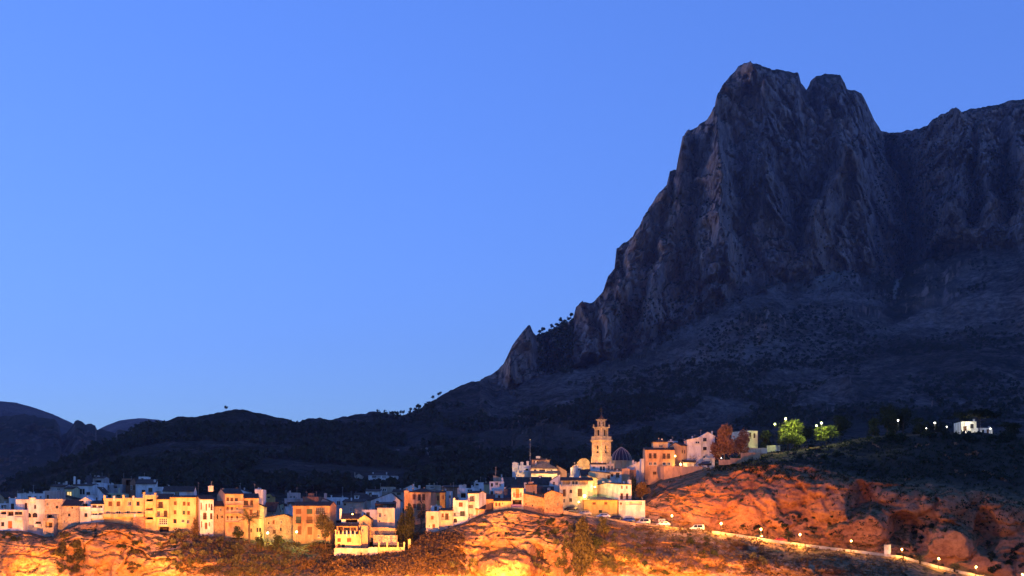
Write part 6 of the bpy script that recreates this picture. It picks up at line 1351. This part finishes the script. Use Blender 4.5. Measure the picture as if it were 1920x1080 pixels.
# pines one can tell apart against the sky
SK = [(1034, 0), (1044, 0), (1052, 0), (1059, 0), (1066, 0), (1071, 0), (812, 0), (822, 0), (826, 0), (784, 0), (770, 0), (757, 0), (752, 0), (425, 0), (1012, 0), (1018, 0)]
for i, (px, _) in enumerate(SK):
    c = mountain.col(px); pr = HZ - FPX * mountain.Z[:, c] / mountain.D[:, c]; r = int(np.argmin(pr)); b = Vector(((px - 960) / FPX * mountain.D[r, c], mountain.D[r, c] - 4, mountain.Z[r, c] - 1.5))
    far = px > 1000
    tree('skyline_pine', 'lone pine silhouetted on the saddle beside the rock spire' if far else 'lone pine silhouetted on the ridge where it meets the mountain' if px > 700 else 'lone pine silhouetted on the low hill far behind the solar panel house', b, random.Random(i).uniform(9, 14) if far else random.Random(i).uniform(7, 10), 4.2 if far else 2.4, .6, 'round', 'dark', 60 + i, 'pines on the skyline' + (' saddle' if far else ' ridge' if px > 700 else ' hill'), n=420, clumps=26, leaf=.2)
# ------------------------------------------------------------------ sodium floodlights standing in the ravine below the village
SODIUM = (1.0, 0.335, 0.06)
def floodlight(label, px, D, Z, aim, power, size=130, color=SODIUM, blend=0.9):
    loc = Vector(((px - 960) / FPX * D, D, Z)); d = (aim - loc)
    t = empty('floodlight', loc); tag(t, label, 'floodlight', 'floodlights in the ravine'); q = d.to_track_quat('-Z', 'Y').to_euler()
    bm = bmesh.new(); box(bm, -.4, .4, -.3, .3, .02, .35); h = bmesh_obj('housing', bm, MAT['iron'], t); h.rotation_euler = q
    bm = bmesh.new(); cyl(bm, 0, 0, -8, -.35, .12, .1, 8); bmesh_obj('post', bm, MAT['iron'], t)
    L = bpy.data.lights.new('flood_beam', 'SPOT'); L.energy = power; L.color = color; L.spot_size = R(size); L.spot_blend = blend; L.shadow_soft_size = 0.4
    o = bpy.data.objects.new('flood_beam', L); COL.objects.link(o); o.parent = t; o.rotation_euler = q
FL = 'sodium floodlight on a post in the ravine aimed at the village'
for px, D, Z, aim, pw in [
    (-60, 330, -20, P(60, 985, 405), 92000), (330, 320, -20, P(330, 985, 405), 120000), (640, 325, -20, P(640, 1000, 400), 125000),
    (900, 325, -20, P(930, 985, 405), 130000), (1120, 230, -11.5, P(1080, 965, 410), 250000), (1270, 230, -11.5, P(1250, 930, 415), 300000)]:
    floodlight(FL, px, D, Z, aim, pw, 100 if px < 1000 else 26 if px < 1200 else 18, blend=.9 if px < 1200 else .45)
FC = 'sodium floodlight on a post at the cliff foot'
for px, D, Z, aim, pw in [
    (45, 378, -17, P(50, 1040, 395), 17000), (290, 374, -17, P(300, 1045, 395), 17000), (850, 345, -17, P(850, 1040, 385), 30000), (940, 376, -17, P(945, 1045, 395), 20000), (650, 335, -17, P(660, 1045, 375), 32000),
    (480, 345, -17, P(480, 1030, 390), 26000), (1130, 340, -18, P(1140, 1040, 385), 46000), (1250, 335, -18, P(1250, 1045, 385), 60000), (1400, 338, -18, P(1390, 1055, 385), 40000)]:
    floodlight(FC, px, D, Z, aim, pw, 150 if px < 1000 else 76)
FS = 'added unseen sodium floodlight across the ravine brightening the scrub slope'  # added out-of-view beams that brighten the slopes below the road and village
for px, aim, pw in [(1150, P(1150, 1062, 385), 330000), (1340, P(1330, 1062, 385), 330000), (760, P(745, 1062, 385), 240000), (500, P(490, 1062, 385), 150000)]:
    floodlight(FS, px, 250, -17.5, aim, pw, 9)
# ------------------------------------------------------------------ evening air
def make_haze():
    x0, x1, y0, y1, z0, z1 = -4600, 4600, -300, 8600, -34, 1090
    V = [(x, y, z) for z in (z0, z1) for y in (y0, y1) for x in (x0, x1)]
    me = bpy.data.meshes.new('haze'); me.from_pydata(V, [], [(0, 2, 3, 1), (4, 5, 7, 6), (0, 1, 5, 4), (2, 6, 7, 3), (0, 4, 6, 2), (1, 3, 7, 5)])
    m = bpy.data.materials.new('evening_air'); m.use_nodes = True; nt = m.node_tree; nt.nodes.clear()
    out = nt.nodes.new('ShaderNodeOutputMaterial'); v = nt.nodes.new('ShaderNodeVolumePrincipled')
    v.inputs['Color'].default_value = (0.52, 0.60, 1.0, 1); v.inputs['Density'].default_value = 3.1e-5; v.inputs['Anisotropy'].default_value = 0.1
    nt.links.new(v.outputs[0], out.inputs['Volume'])
    o = obj('haze', me, m); tag(o, 'thin blue evening haze over the valley', None, None, 'stuff')
make_haze()
